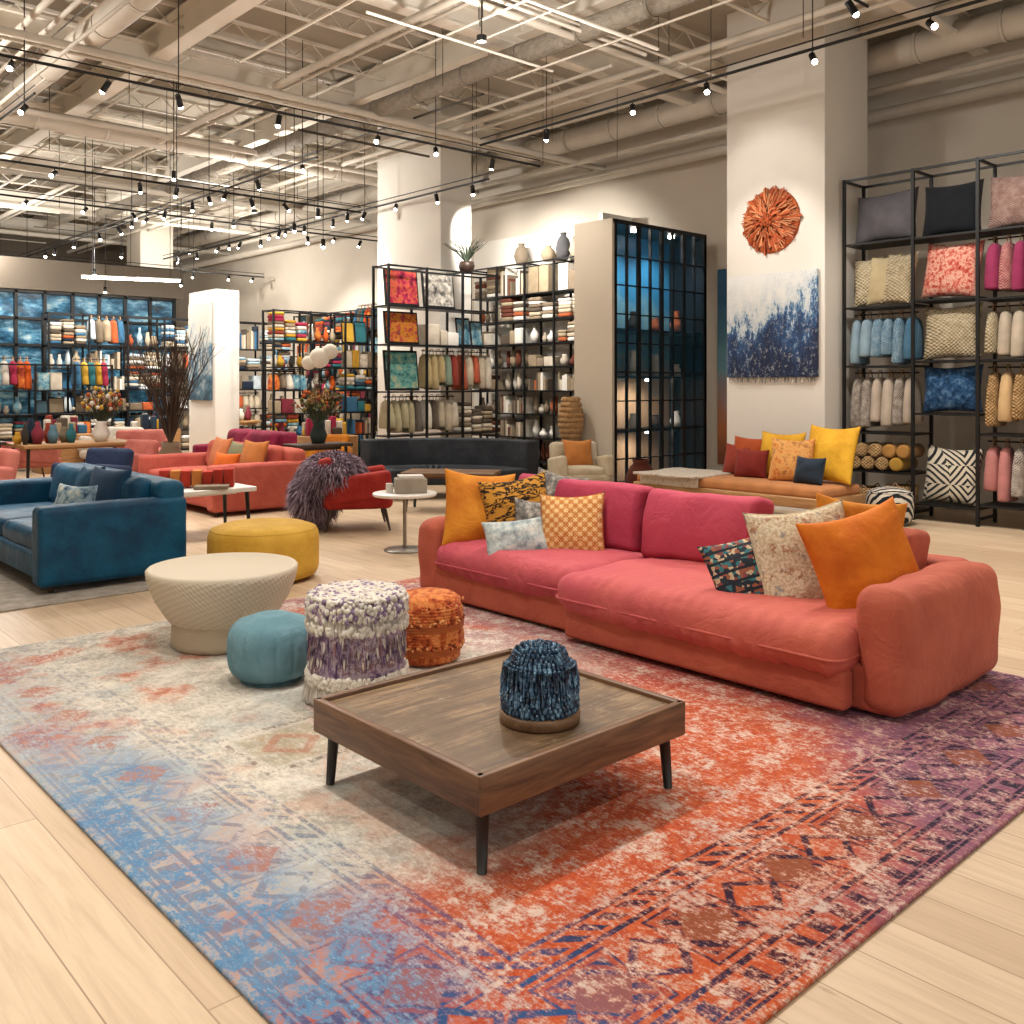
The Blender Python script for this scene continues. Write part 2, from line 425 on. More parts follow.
c1=g.mix(M_('MULTIPLY',m_or,M_('ADD',.3,M_('MULTIPLY',keep,.7))),cream,orange)
m_pk=mul(g.ss(lin(.9,.25,-2.6,2.5),0,.9),keep,.75); c1=g.mix(m_pk,c1,'#96454f')
m_st=mul(g.ss(nb,.53,.64),g.ss(lin(.1,1,-2.8,1),0,.6),keep,.8); c1=g.mix(m_st,c1,'#ab5a40')
m_pu=mul(g.ss(lin(1,-1.4,-1.25,2.4),0,.8),M_('ADD',.25,M_('MULTIPLY',keep,.65))); c1=g.mix(m_pu,c1,g.mix(n3,'#4e2848','#936a7e'))
m_bl=mul(g.ss(lin(-1,0,.68,1.1),0,.5),g.ss(lin(0,1,-.2,.5),0,.5),M_('ADD',.35,M_('MULTIPLY',g.ss(lin(0,-1,3.5,2.0),0,1.3),.65)),M_('ADD',.1,M_('MULTIPLY',keep2,.9)))
c1=g.mix(m_bl,c1,g.mix(n3,'#1f5080','#6c96b4'))
wx=M_('ADD',x,M_('MULTIPLY',M_('SUBTRACT',g.noise(5,2),.5),.06)); wy=M_('ADD',y,M_('MULTIPLY',M_('SUBTRACT',g.noise(5,2,.5,g.mp(g.co(),(1,1,1),(0,0,0),(9,0,0))),.5),.06))
def tile(sz,off=0.0):
    u=M_('ABSOLUTE',M_('SUBTRACT',M_('FRACT',M_('ADD',M_('DIVIDE',wx,sz),off)),.5)); v_=M_('ABSOLUTE',M_('SUBTRACT',M_('FRACT',M_('ADD',M_('DIVIDE',wy,sz),off)),.5)); return u,v_
def near(v_,c,w): return g.ss(M_('ABSOLUTE',M_('SUBTRACT',v_,c)),w,w*.5)
u,v_=tile(.31); di=M_('ADD',u,v_); mx=M_('MAXIMUM',u,v_); mn=M_('MINIMUM',u,v_)
p1=M_('MAXIMUM',M_('MAXIMUM',near(di,.34,.05),g.ss(di,.14,.11)),mul(near(mx,.44,.04),g.ss(mn,.2,.25)))
u2,v2=tile(1.24,.25); di2=M_('ADD',u2,v2); mx2=M_('MAXIMUM',u2,v2)
p2=M_('MAXIMUM',M_('MAXIMUM',near(di2,.36,.018),near(di2,.42,.012)),M_('MAXIMUM',near(mx2,.16,.014),mul(g.ss(mx2,.14,.13),near(g.vor(9,metric='MANHATTAN'),.45,.12))))
e=M_('MINIMUM',M_('MINIMUM',x,M_('SUBTRACT',Wd,x)),M_('MINIMUM',y,M_('SUBTRACT',Ld,y)))
field=g.ss(e,.62,.64)
worn=g.ss(M_('ADD',M_('MULTIPLY',n2,.5),M_('MULTIPLY',n5,.5)),.53,.43)
pc=g.mix(m_or,g.mix(g.ss(nb,.4,.6),'#64808a','#7d6f67'),'#642428')
c1=g.mix(mul(M_('MAXIMUM',M_('MULTIPLY',p1,.45),p2),field,worn,M_('ADD',.22,M_('MULTIPLY',g.ss(nb,.45,.6),.38))),c1,pc)
def band(c,w): return g.ss(M_('ABSOLUTE',M_('SUBTRACT',e,c)),w,w*.6)
ex=M_('MINIMUM',x,M_('SUBTRACT',Wd,x)); ey=M_('MINIMUM',y,M_('SUBTRACT',Ld,y)); isx=M_('LESS_THAN',ex,ey)
s_=M_('ADD',M_('MULTIPLY',isx,wy),M_('MULTIPLY',M_('SUBTRACT',1,isx),wx))
su=M_('MULTIPLY',M_('ABSOLUTE',M_('SUBTRACT',M_('FRACT',M_('DIVIDE',s_,.46)),.5)),2.0)
ev=M_('DIVIDE',M_('ABSOLUTE',M_('SUBTRACT',e,.34)),.15)
bm=M_('MAXIMUM',M_('MULTIPLY',su,1.5),ev); bd=M_('ADD',M_('MULTIPLY',su,1.5),ev)
boxf=mul(g.ss(bm,.95,.9)); ring=mul(near(bm,.78,.1)); core=mul(g.ss(bd,.75,.68)); hatch=mul(g.ss(bm,.7,.66),near(M_('FRACT',M_('MULTIPLY',M_('ADD',s_,e),14)),.5,.25))
small=mul(g.ss(M_('ABSOLUTE',M_('SUBTRACT',e,.11)),.04,.03),g.ss(M_('ABSOLUTE',M_('SUBTRACT',M_('FRACT',M_('MULTIPLY',s_,9)),.5)),.28,.22))
small2=mul(g.ss(M_('ABSOLUTE',M_('SUBTRACT',e,.56)),.03,.025),g.ss(M_('ABSOLUTE',M_('SUBTRACT',M_('FRACT',M_('ADD',M_('MULTIPLY',s_,11),M_('MULTIPLY',e,12))),.5)),.3,.22))
su2=M_('MULTIPLY',M_('ABSOLUTE',M_('SUBTRACT',M_('FRACT',M_('ADD',M_('DIVIDE',s_,.46),.5)),.5)),2.0)
flo=mul(g.ss(e,.21,.23),g.ss(e,.47,.45),near(M_('ADD',M_('MULTIPLY',su2,1.3),ev),.62,.16))
lines=M_('MAXIMUM',M_('MAXIMUM',band(.06,.013),band(.17,.014)),M_('MAXIMUM',band(.505,.013),M_('MAXIMUM',band(.61,.012),band(.035,.008))))
dk=M_('MAXIMUM',lines,M_('MAXIMUM',M_('MAXIMUM',M_('MULTIPLY',boxf,M_('SUBTRACT',1,M_('MULTIPLY',ring,.8))),flo),M_('MAXIMUM',small,small2)))
dk=M_('MULTIPLY',dk,M_('SUBTRACT',1,M_('MULTIPLY',mul(hatch,M_('SUBTRACT',1,core)),.6)))
worn2=g.ss(M_('ADD',M_('MULTIPLY',n2,.4),M_('ADD',M_('MULTIPLY',n5,.3),M_('MULTIPLY',n3,.3))),.57,.45)
bcol=g.mix(g.ss(x,.5,1.1),'#1f4b78','#221c30')
dstr=M_('ADD',M_('ADD',.26,M_('MULTIPLY',g.ss(y,3.6,1.4),.26)),M_('MULTIPLY',g.ss(y,1.1,.5),.45))
c1=g.mix(mul(dk,dstr,worn2),c1,bcol)
c1=g.mix(mul(core,g.ss(e,.2,.22),g.ss(e,.48,.46),.5,worn2),c1,'#b0602f')
mx_=M_('ABSOLUTE',M_('SUBTRACT',x,.95)); my_=M_('ABSOLUTE',M_('SUBTRACT',y,2.42)); md=M_('MAXIMUM',mx_,my_); ms=M_('ADD',mx_,my_)
c1=g.mix(mul(g.ss(md,.2,.17),g.ss(n3,.4,.55),.55),c1,'#85764c')
c1=g.mix(mul(near(md,.23,.02),worn,.6),c1,'#5c4c40'); c1=g.mix(mul(near(ms,.12,.04),g.ss(md,.2,.17),.5),c1,'#a05a40')
c1=g.mix(M_('MULTIPLY',g.ss(n5,.5,.7),.2),c1,'#d6cdbf')
g.bump(M_('ADD',n3,g.noise(160,2)),.5,.006)
RUG=g.done(c1,.95,0,.03,.1)
b=MB(); b.rbox((Wd/2,Ld/2,.008),(Wd,Ld,.016),.007,RUG,n=1,k=2); b.make('persian_rug',(1.14,1.31,0))
b=MB(); GRUG=pattern('grey_rug_weave',['#7f776d','#a69d91'],9,'noise'); b.rbox((0,0,.007),(1.75,3.9,.014),.006,GRUG,n=1,k=2); b.make('grey_area_rug',(2.3,9.25,0))
RZ=.017
# ------------------------------------------------------------ main sofa
def velvet(name,a,b_,grad=None,bs=5,sheen=.15):
    g=G(name); n=g.noise(3.5,4,.6)
    f=g.ss(n,.3,.7)
    if grad: f=g.m('ADD',g.m('MULTIPLY',g.ss(g.sep()[1],grad[0],grad[1]),.75),g.m('MULTIPLY',f,.25))
    h=g.m('ADD',g.noise(bs,4,.6,None,.6),g.m('MULTIPLY',g.noise(160,2),.06)); g.bump(h,.5,.04)
    g.done(g.mix(f,a,b_),.75,0,sheen,.25); c=hx(b_); g.b.inputs['Sheen Tint'].default_value=tuple(min(1,q*1.3+.15) for q in c[:3])+(1,); g.b.inputs['Sheen Roughness'].default_value=.35; return g.mat
SEAT=velvet('coral_pink_seat_velvet','#be6350','#b04a58',(2.2,4.6),5,.25)
BACKC=velvet('raspberry_velvet','#b64658','#a23450',(3,5.4),5,.22)
ARMV=velvet('coral_velvet','#b55f48','#a75240',None,5,.25)
def cushion_piping(b,x0,x1,y0,y1,z,mat,r=.009,c=.08):
    pts=[]
    for (cx,cy,a0) in[(x1-c,y1-c,0),(x0+c,y1-c,90),(x0+c,y0+c,180),(x1-c,y0+c,270)]:
        for i in range(6):
            t=rad(a0+90*i/5); pts.append((cx+c*math.cos(t),cy+c*math.sin(t),z))
    pts.append(pts[0]); b.tube(pts,r,mat,6)
b=MB()
b.rbox((4.85,3.86,.13),(1.14,3.55,.22),.025,ARMV,n=3,k=2)
b.rbox((4.21,3.15,.125),(.1,1.85,.19),.025,ARMV,n=2,k=2)
b.rbox((4.6,3.17,.305),(.98,1.9,.235),.095,SEAT,n=(10,90,3),k=5,puff=(.02,0,.035),wr=.018,wsc=3.5,pleat=.007)
b.rbox((4.68,4.81,.31),(.88,1.38,.215),.095,SEAT,n=(8,70,3),k=5,puff=(.02,0,.035),wr=.018,wsc=3.5,pleat=.007,seed=3)
cushion_piping(b,4.095,5.09,2.22,4.12,.28,SEAT,.008); cushion_piping(b,4.225,5.12,4.12,5.5,.285,SEAT,.008)
for (yy,hh) in((2.11,.60),(5.63,.56)):
    b.rbox((4.86,yy,.012+hh/2),(1.19,.24,hh),.085,ARMV,n=(11,3,9),k=4,puff=(.012,.035,.016),wr=.02,wsc=5)
b.rbox((5.33,3.86,.32),(.24,3.5,.6),.07,ARMV,n=10,k=3,wr=.008)
for (ya,yb,h,mt) in[(4.2,5.48,.5,BACKC),(3.26,4.17,.48,BACKC),(2.26,3.23,.4,ARMV)]:
    T=Matrix.Translation((5.12,(ya+yb)/2,.39+h/2))@Matrix.Rotation(rad(12),4,'Y')
    b.rbox((0,0,0),(.2,yb-ya,h),.06,mt,M=T,n=9,k=4,puff=(.08,-.02,-.015),wr=.026,wsc=3.5,seed=ya)
for (xx,yy) in[(4.45,2.12),(4.45,5.6),(5.35,2.12),(5.35,5.6),(4.45,3.9)]: b.cyl((xx,yy,0),.03,.08,DKW,10)
b.make('sectional_sofa',(0,0,RZ))
def P(name,mat,loc,w,h,t,yaw,tilt,roll=0,piping=None):
    b=MB(); b.pillow((0,0,0),w,h,t,mat,0,0,0,18,seed=loc[0]*7)
    if piping:
        pts=[]
        for (u0,v0,u1,v1) in[(-1,-1,1,-1),(1,-1,1,1),(1,1,-1,1),(-1,1,-1,-1)]:
            for i in range(8):
                u=u0+(u1-u0)*i/8; v=v0+(v1-v0)*i/8
                pts.append((w/2*u*(1-.08*(1-v*v)),0,h/2*v*(1-.08*(1-u*u))-.03*h*(1-u*u)*(v+1)*.5))
        pts.append(pts[0]); b.tube(pts,.006,piping,5)
    ob=b.make(name); ob.matrix_world=Matrix.Translation(loc)@Matrix.Rotation(rad(yaw),4,'Z')@Matrix.Rotation(rad(-tilt),4,'X')@Matrix.Rotation(rad(roll),4,'Y')
    return ob
MUST=velvet('mustard_velvet','#b5671a','#cf8826'); ORG=velvet('burnt_orange_velvet','#bb5a12','#d67a1c')
TIG=pattern('tiger_stripe',['#241a12','#b9822f'],9,'tiger'); GRY=pattern('grey_print',['#3d3b3a','#7c7772','#b7b0a5'],26,'noise')
SILV=pattern('silver_brocade',['#66767c','#a5adab','#d0cec5'],14,'noise'); ORP=pattern('ochre_tile_print',['#e0c493','#c58d50','#b26a34','#d8aa68'],30,'lattice')
g=G('dark_folk_print'); o=g.sep()
cc=g.ramp(g.sep(g.vor(44,out='Color'))[0],[(0,'#15202c'),(.2,'#8a5038'),(.36,'#2e6a70'),(.52,'#b9a383'),(.72,'#1c2834'),(.85,'#7d3c3c')],True)
DKP=g.done(g.mix(g.ss(g.wave(5,dirn='Z'),.8,.9),cc,'#141b26'),.85)
g=G('cream_embroidered'); o=g.sep(); nn=g.noise(26,4,.8); row=g.ss(g.m('ABSOLUTE',g.m('SUBTRACT',g.m('FRACT',g.m('MULTIPLY',o[2],7)),.5)),.3,.2)
cc=g.mix(g.ss(g.noise(60,2),.4,.6),'#bca98a','#d5c7ac'); cc=g.mix(g.m('MULTIPLY',g.m('MULTIPLY',row,g.ss(nn,.53,.58)),.85),cc,'#9c6a4c'); cc=g.mix(g.m('MULTIPLY',g.ss(g.noise(18,3,.8,g.mp(g.co(),(1,1,1),(0,0,0),(3,3,3))),.6,.64),.7),cc,'#6a7788')
g.bump(g.noise(60,2),.8,.006); CRM=g.done(cc,.9)
P('throw_pillow',MUST,(4.58,5.37,.67),.56,.58,.2,-24,14,6)
P('throw_pillow',TIG,(4.74,5.12,.66),.52,.54,.18,-34,16,-8)
P('throw_pillow',GRY,(4.76,4.94,.60),.34,.34,.13,-38,18,5)
P('throw_pillow',GRY,(5.02,4.98,.74),.42,.42,.14,-62,14,10,None)
P('throw_pillow',SILV,(4.48,4.84,.525),.48,.3,.15,-38,32,-6)
P('throw_pillow',ORP,(4.76,4.58,.61),.46,.47,.16,-55,18,-3,fab('#b0642a'))
P('throw_pillow',DKP,(4.50,2.94,.56),.50,.45,.16,-44,26,-16)
P('throw_pillow',CRM,(4.66,2.72,.64),.56,.60,.17,-44,18,-8,fab('#c9b898'))
P('throw_pillow',ORG,(4.72,2.40,.645),.62,.62,.2,-30,18,-12)
P('throw_pillow',MUST,(4.99,2.58,.73),.50,.48,.14,-50,8,6)
# ------------------------------------------------------------ coffee table
b=MB()
g=G('weathered_tabletop'); v=g.mp(g.co(),(1.4,18,6)); n=g.noise(1.6,9,.75,v,.9); n2_=g.noise(2.6,6,.7); ot=g.sep()
col=g.ramp(n,[(.28,'#33261a'),(.45,'#6a5139'),(.58,'#8d7352'),(.72,'#b7a07e')]); col=g.mix(g.m('MULTIPLY',g.ss(n2_,.42,.62),.75),col,'#54402c')
seam=g.ss(g.m('ABSOLUTE',g.m('SUBTRACT',g.m('FRACT',g.m('MULTIPLY',ot[1],4.9)),.5)),.015,.006); col=g.mix(g.m('MULTIPLY',seam,.8),col,'#1f1710')
sc=g.ss(g.noise(7,8,.85,g.mp(g.co(),(.6,1.6,1))),.57,.66); col=g.mix(g.m('MULTIPLY',sc,.6),col,'#b8ac96')
kn=g.ss(g.vor(3.2,g.mp(g.co(),(1,2.4,1))),.12,.04); col=g.mix(g.m('MULTIPLY',kn,.75),col,'#2a1d13')
g.bump(g.m('SUBTRACT',n,seam),.3,.004); TTOP=g.done(col,g.m('ADD',.22,g.m('MULTIPLY',n2_,.35)))
x0,x1,y0,y1=1.94,3.0,2.27,3.29
b.bx(x0+.02,x1-.02,y0+.02,y1-.02,.285,.322,TTOP)
SIDE=woodmat('walnut_side','#42291a','#86603f',1)
SIDY=woodmat('walnut_side_y','#42291a','#86603f',1,'y')
b.rbox(((x0+x1)/2,y0+.014,.274),(x1-x0,.032,.13),.005,SIDE,n=1,k=1); b.rbox(((x0+x1)/2,y1-.014,.274),(x1-x0,.032,.13),.005,SIDE,n=1,k=1)
b.rbox((x0+.014,(y0+y1)/2,.274),(.032,y1-y0-.01,.13),.005,SIDY,n=1,k=1); b.rbox((x1-.014,(y0+y1)/2,.274),(.032,y1-y0-.01,.13),.005,SIDY,n=1,k=1)
b.bx(x0+.02,x1-.02,y0+.02,y1-.02,.222,.24,SIDE)
LEG=plain('black_leg','#1a1512',.5)
for xx in(x0+.06,x1-.06):
    for yy in(y0+.06,y1-.06):
        sx=1 if xx>2.4 else -1; sy=1 if yy>2.7 else -1
        b.tube([(xx,yy,.23),(xx+sx*.012,yy+sy*.012,0)],.024,LEG,14,.017)
b.make('coffee_table',(0,0,RZ))
TZ=.322+RZ
b=MB(); cx,cy=2.47,2.545
b.lathe([(.001,0),(.146,0),(.152,.006),(.152,.036),(.146,.044),(.001,.044)],BRN,(0,0,0),36)
BD=G('indigo_beads'); BD.bump(BD.noise(80,2),.3,.004); BDM=BD.done(BD.ramp(BD.noise(34,3,.7),[(.35,'#0c1828'),(.52,'#24435f'),(.66,'#7094ac')]),.25)
prof=[(.001,.044),(.138,.044),(.142,.07),(.134,.12),(.13,.17),(.127,.2),(.11,.222),(.098,.232),(.094,.25),(.07,.268),(.001,.27)]
b.lathe(prof,plain('indigo_core','#0d1826',.6),(0,0,0),32)
def beadrow(rr,z,rb,tw):
    n=max(5,int(2*math.pi*rr/(rb*1.9)))
    for i in range(n):
        t=2*math.pi*(i+tw)/n; b.ball((rr*math.cos(t),rr*math.sin(t),z+U(-.002,.002)),rb*U(.85,1.1),BDM,6,4,(1,1,1.45))
for k in range(9):
    z=.056+k*.0185; 
    rr=.141 if z<.08 else .141-(z-.08)*.1
    beadrow(rr,z,.0098,(k%2)*.5)
for rr,z in[(.118,.216),(.106,.229),(.1,.243),(.094,.257),(.076,.27),(.056,.275),(.036,.278),(.015,.279)]: beadrow(rr,z,.0092,R())
for i in range(90):
    t=U(0,6.28); r=.136; b.tube([(r*math.cos(t),r*math.sin(t),.215),((r+.012)*math.cos(t+.03),(r+.012)*math.sin(t+.03),U(.08,.16))],.004,BDM,5)
b.make('beaded_vessel',(cx,cy,TZ+.001))
# ------------------------------------------------------------ poufs & stools
g=G('carved_cream_plaster'); o=g.sep(); ang=g.m('ARCTAN2',o[1],o[0])
rib=g.m('SINE',g.m('MULTIPLY',ang,60)); zz=g.m('SINE',g.m('ADD',g.m('MULTIPLY',o[2],190),g.m('MULTIPLY',ang,30))); h=g.m('MULTIPLY',rib,zz)
mask=g.ss(o[2],.455,.44); h=g.m('MULTIPLY',h,mask); g.bump(h,.35,.006)
CARV=g.done(g.mix(g.ss(h,-1,1),'#bbae99','#c9beaa'),.75)
b=MB()
b.lathe([(.001,0),(.29,0),(.305,.012),(.305,.04),(.302,.1),(.3,.15)],plain('cream_base_band','#b0a28b',.8,0,.05,4,.5,60),(0,0,0),48)
b.lathe([(.3,.15),(.318,.16),(.345,.2),(.395,.28),(.432,.37),(.447,.43),(.45,.462),(.438,.474),(.42,.474),(.41,.466),(.001,.466)],CARV,(0,0,0),64)
b.make('drum_side_table',(2.6,5.48,RZ))
def pouf(name,loc,r,h,mat,ribs=0,e=4,tuft=True,segs=48):
    b=MB(); prof=[(.001,0),(r*.7,0)]
    for i in range(15):
        t=-.97+1.94*i/14; prof.append((r*(1-abs(t)**e)**(1/e),h/2+t*h/2))
    prof+=[(r*.4,h+.003),(.001,h-.004)]
    rf=(lambda t,z:1-.04*(1-abs(math.sin(t*ribs/2))**.35)) if ribs else None
    b.lathe(prof,mat,(0,0,0),segs*3 if ribs else segs,rf=rf)
    if tuft: b.lathe([(r*.93,h*.88),(r*.955,h*.88+.007),(r*.93,h*.88+.014)],mat,(0,0,0),segs)
    return b.make(name,loc)
pouf('round_ottoman',(3.75,7.15,0),.45,.46,velvet('mustard_ottoman_velvet','#bb9030','#cda340'),0,6)
pouf('blue_pouf',(2.47,4.62,RZ),.235,.345,velvet('dusty_blue_velvet','#587e8a','#7396a1'),16,3.2,False)
b=MB(); RU=pattern('rust_kilim',['#6c2813','#a94c23','#cf8448','#8f381b'],15,'noise')
for k in range(24):
    z=.012+k*.0155; zz=(k-11.5)/11.5; rr=.205*(1-abs(zz)**4)**.25 if abs(zz)<.999 else .1
    b.lathe([(rr-.006,z-.006),(rr+.003,z),(rr+.005,z+.008),(rr+.003,z+.014),(rr-.006,z+.019)],RU if (k//3)%3!=1 else fab('#a5582e',60),(0,0,0),40,rf=lambda t,zq,k=k:1+.012*math.sin(t*13+k*1.3)+.008*math.sin(t*31+k*5))
b.lathe([(.001,0),(.15,0),(.19,.03),(.195,.2),(.19,.36),(.15,.385),(.08,.392),(.001,.39)],RU,(0,0,0),36)
for i in range(260):
    t=U(0,6.283); z=random.choice([.11,.12,.25,.26,.34]); b.ball((.208*math.cos(t),.208*math.sin(t),z+U(-.01,.01)),U(.006,.011),random.choice([fab('#d8955c'),fab('#7a3418'),fab('#c9633a')]),6,4)
b.make('woven_pouf',(3.30,4.33,RZ))
b=MB(); IV=fab('#cfc6b9',60); LV=fab('#8a7690',60); PUM=fab('#5f4866',60); WH2=fab('#dcd6ca',60); MV=fab('#8f6a6c',60)
PW=pattern('purple_patchwork',['#4a3550','#85708c','#b7a6b0','#6d4a5c','#cbbfb6'],16,'noise')
b.lathe([(.001,0),(.225,0),(.24,.02),(.243,.1),(.235,.2),(.238,.3),(.245,.4),(.25,.48),(.235,.52),(.18,.54),(.08,.548),(.001,.548)],PW,(0,0,0),60,rf=lambda t,z:1+.02*math.sin(7*t+z*9)+.008*math.sin(23*t))
for i in range(1500):
    t=U(0,6.283); z=random.choice([U(.43,.53),U(.43,.53),U(.36,.4),U(.1,.15),U(.1,.15)])
    rr=.252 if z<.5 else .242; m=random.choice([WH2,IV,WH2,LV if z>.4 else IV])
    b.ball((rr*math.cos(t),rr*math.sin(t),z),U(.008,.015),m,6,4,(1,1,1.2))
for i in range(1000):
    t=U(0,6.283); r=.24*math.sqrt(R()); b.ball((r*math.cos(t),r*math.sin(t),.543-.02*(r/.24)**4),U(.008,.015),random.choice([WH2,IV,WH2,LV,IV]),6,4,(1.2,1.2,.8))
for i in range(900):
    t=U(0,6.283); b.strand((.246*math.cos(t),.246*math.sin(t),.43),(math.cos(t)*.12,math.sin(t)*.12,-1),U(.04,.08),.005,random.choice([WH2,IV,WH2]),.1)
    t=U(0,6.283); b.strand((.248*math.cos(t),.248*math.sin(t),.1),(math.cos(t)*.3,math.sin(t)*.3,-1),U(.08,.098),.006,random.choice([WH2,IV,WH2]),.0)
    if i%2: t=U(0,6.283); b.strand((.24*math.cos(t),.24*math.sin(t),U(.22,.36)),(math.cos(t)*.2,math.sin(t)*.2,-1),U(.03,.07),.006,random.choice([LV,PUM,MV,IV]),.1)
b.make('fringed_stool',(2.66,4.08,RZ))
# ------------------------------------------------------------ generic furniture (local front = -Y)
def sofa(name,L,D,mat,loc,rz,seath=.42,armh=.62,backh=.78,cmat=None,pil=(),aw=.2,legs=DKW,nc=2):
    b=MB(); cmat=cmat or mat
    b.rbox((0,0,.2),(L-.04,D-.04,.2),.03,mat,n=3,k=2)
    for sx in(-1,1): b.rbox((sx*(L/2-aw/2),0,.06+(armh-.06)/2),(aw,D,armh-.06),.045,mat,n=6,k=3,puff=(.012,0,.01),wr=.006)
    b.rbox((0,D/2-.12,.1+(backh-.1)/2),(L-.06,.24,backh-.1),.07,mat,n=8,k=3,wr=.006)
    w=(L-2*aw)/nc
    for i in range(nc):
        x=-L/2+aw+w*(i+.5)
        b.rbox((x,-.1,seath-.07),(w-.01,D-.3,.18),.06,cmat,n=6,k=3,puff=(0,0,.03),wr=.006)
        T=Matrix.Translation((x,D/2-.3,seath+.2))@Matrix.Rotation(rad(-10),4,'X')
        b.rbox((0,0,0),(w-.02,.2,backh-seath+.02),.08,cmat,M=T,n=6,k=3,puff=(0,.04,.01),wr=.006)
    for sx in(-1,1):
        for sy in(-1,1): b.cyl((sx*(L/2-.12),sy*(D/2-.12),0),.018,.12,legs,8,.026)
    for (px,py,w_,h_,yaw,mt) in pil: b.pillow((px,py,seath+h_/2+.02),w_,h_,.16,mt,yaw,18,0,10,px)
    return b.make(name,loc,rz)
BLV=velvet('petrol_blue_velvet','#0b4f6e','#07344f',None,5,.2); BLV.node_tree.nodes['Principled BSDF'].inputs['Roughness'].default_value=.5
BPL=pattern('blue_white_print',['#17405f','#8fa9b5','#d8d3c6'],12,'noise')
sofa('blue_velvet_sofa',2.5,1.15,BLV,(2.71,8.82,0.014),-90,.42,.66,.8,None,((.65,.12,.52,.46,15,fab('#1f3c58')),(.72,-.16,.42,.34,25,BPL),(.1,.15,.5,.45,0,BLV)),.2)
CORV=velvet('coral_sofa_velvet','#b85f4e','#a84c44')
sofa('coral_sofa',2.4,1.3,CORV,(5.62,11.95,0),-90,.42,.62,.78,None,((.75,.1,.5,.46,10,fab('#b5703a')),(.3,.1,.5,.42,0,fab('#7d7a5c')),(-.2,.1,.5,.46,0,fab('#c0754a')),(.6,-.2,.5,.3,10,fab('#c9601f'))))
b=MB(); CH=velvet('charcoal_velvet','#24272c','#32363b')
for i in range(21):
    a=rad(-48+96*i/20); r=1.55; x_=r*math.sin(a); y_=r*math.cos(a)-1.55
    T=Matrix.Translation((x_,y_,0))@Matrix.Rotation(-a,4,'Z')
    b.rbox((0,.0,.52),(.19,.24,.6),.03,CH,M=T,n=1,k=3); b.rbox((0,-.42,.32),(.2,.72,.24),.04,CH,M=T,n=1,k=3)
for sx in(-1,0,1): b.cyl((sx*.8,-.4,0),.02,.22,DKW,8)
b.make('curved_sofa',(8.75,10.8,0),-50)
def rtable(name,loc,r,h,top,leg,base=.2):
    b=MB(); b.lathe([(.001,h-.03),(r-.01,h-.03),(r,h-.02),(r,h-.006),(r-.006,h),(.001,h)],top,(0,0,0),36)
    b.cyl((0,0,.02),.018,h-.05,leg,12); b.lathe([(.001,0),(base,0),(base,.012),(base*.9,.02),(.03,.03)],leg,(0,0,0),30)
    return b.make(name,loc)
CHR=plain('brushed_nickel','#8d8880',.3,.9,.05)
rtable('round_side_table',(5.38,7.42,0),.31,.56,WHT,CHR)
b=MB(); b.rbox((0,0,.07),(.3,.22,.14),.01,fab('#a89f90'),n=1,k=1); b.rbox((0,0,.155),(.24,.18,.03),.005,WHT,n=1,k=1)
b.cyl((-.2,.03,0),.035,.09,WHT,14); b.make('gift_box',(5.42,7.38,.56),-30)
RED=velvet('red_velvet','#8c1f1c','#a53027')
def armchair(name,mat,loc,rz,s=1.0,legs=DKW,pil=None):
    b=MB()
    b.rbox((0,0,.33),(.74*s,.72*s,.16),.06,mat,n=4,k=3,puff=(0,0,.02)); b.rbox((0,-.04,.43),(.56*s,.6*s,.12),.05,mat,n=4,k=3,puff=(0,0,.02))
    T=Matrix.Translation((0,.3*s,.58))@Matrix.Rotation(rad(-12),4,'X'); b.rbox((0,0,0),(.72*s,.16,.46),.06,mat,M=T,n=5,k=3,puff=(0,.02,0))
    for sx in(-1,1):
        T=Matrix.Translation((sx*.34*s,-.02,.48))@Matrix.Rotation(rad(-7),4,'X'); b.rbox((0,0,0),(.13,.66*s,.3),.05,mat,M=T,n=4,k=3)
        for sy in(-1,1): b.tube([(sx*.28*s,sy*.27*s,.27),(sx*.33*s,sy*.33*s,0)],.022,legs,8,.012)
    if pil: b.pillow((0,.08,.66),.42,.4,.15,pil,0,16)
    return b.make(name,loc,rz)
arm=armchair('red_armchair',RED,(5.86,9.0,0),60,1.05)
b=MB(); F1=fab('#65505c',40);F2=fab('#947c8c',40);F3=fab('#bda9b5',40);F4=fab('#33272c',40)
def furlump(b,c,sq,n,L,cols,w=.006):
    b.ball(c,1,cols[0],20,12,sq)
    for i in range(n):
        t=U(0,6.283); u=U(-.95,1); s_=math.sqrt(1-u*u); d=Vector((s_*math.cos(t),s_*math.sin(t),u))
        b.strand((c[0]+d.x*sq[0]*.98,c[1]+d.y*sq[1]*.98,c[2]+d.z*sq[2]*.98),(d.x+U(-.4,.4),d.y+U(-.4,.4),d.z+U(-.5,.2)),L*U(.6,1.2),w,random.choice(cols),1)
furlump(b,(.06,0,.62),(.33,.42,.22),5500,.1,[F1,F2,F3,F3,F4,F2],.006)
furlump(b,(-.14,.02,.4),(.22,.38,.26),4500,.12,[F1,F2,F3,F4,F3,F2],.006)
fur=b.make('fur_throw',(0,0,0)); fur.parent=arm; fur.matrix_parent_inverse=Matrix.Identity(4)
fur.matrix_local=arm.matrix_basis.inverted()@Matrix.Translation((5.58,9.16,0))@Matrix.Rotation(rad(-42),4,'Z')
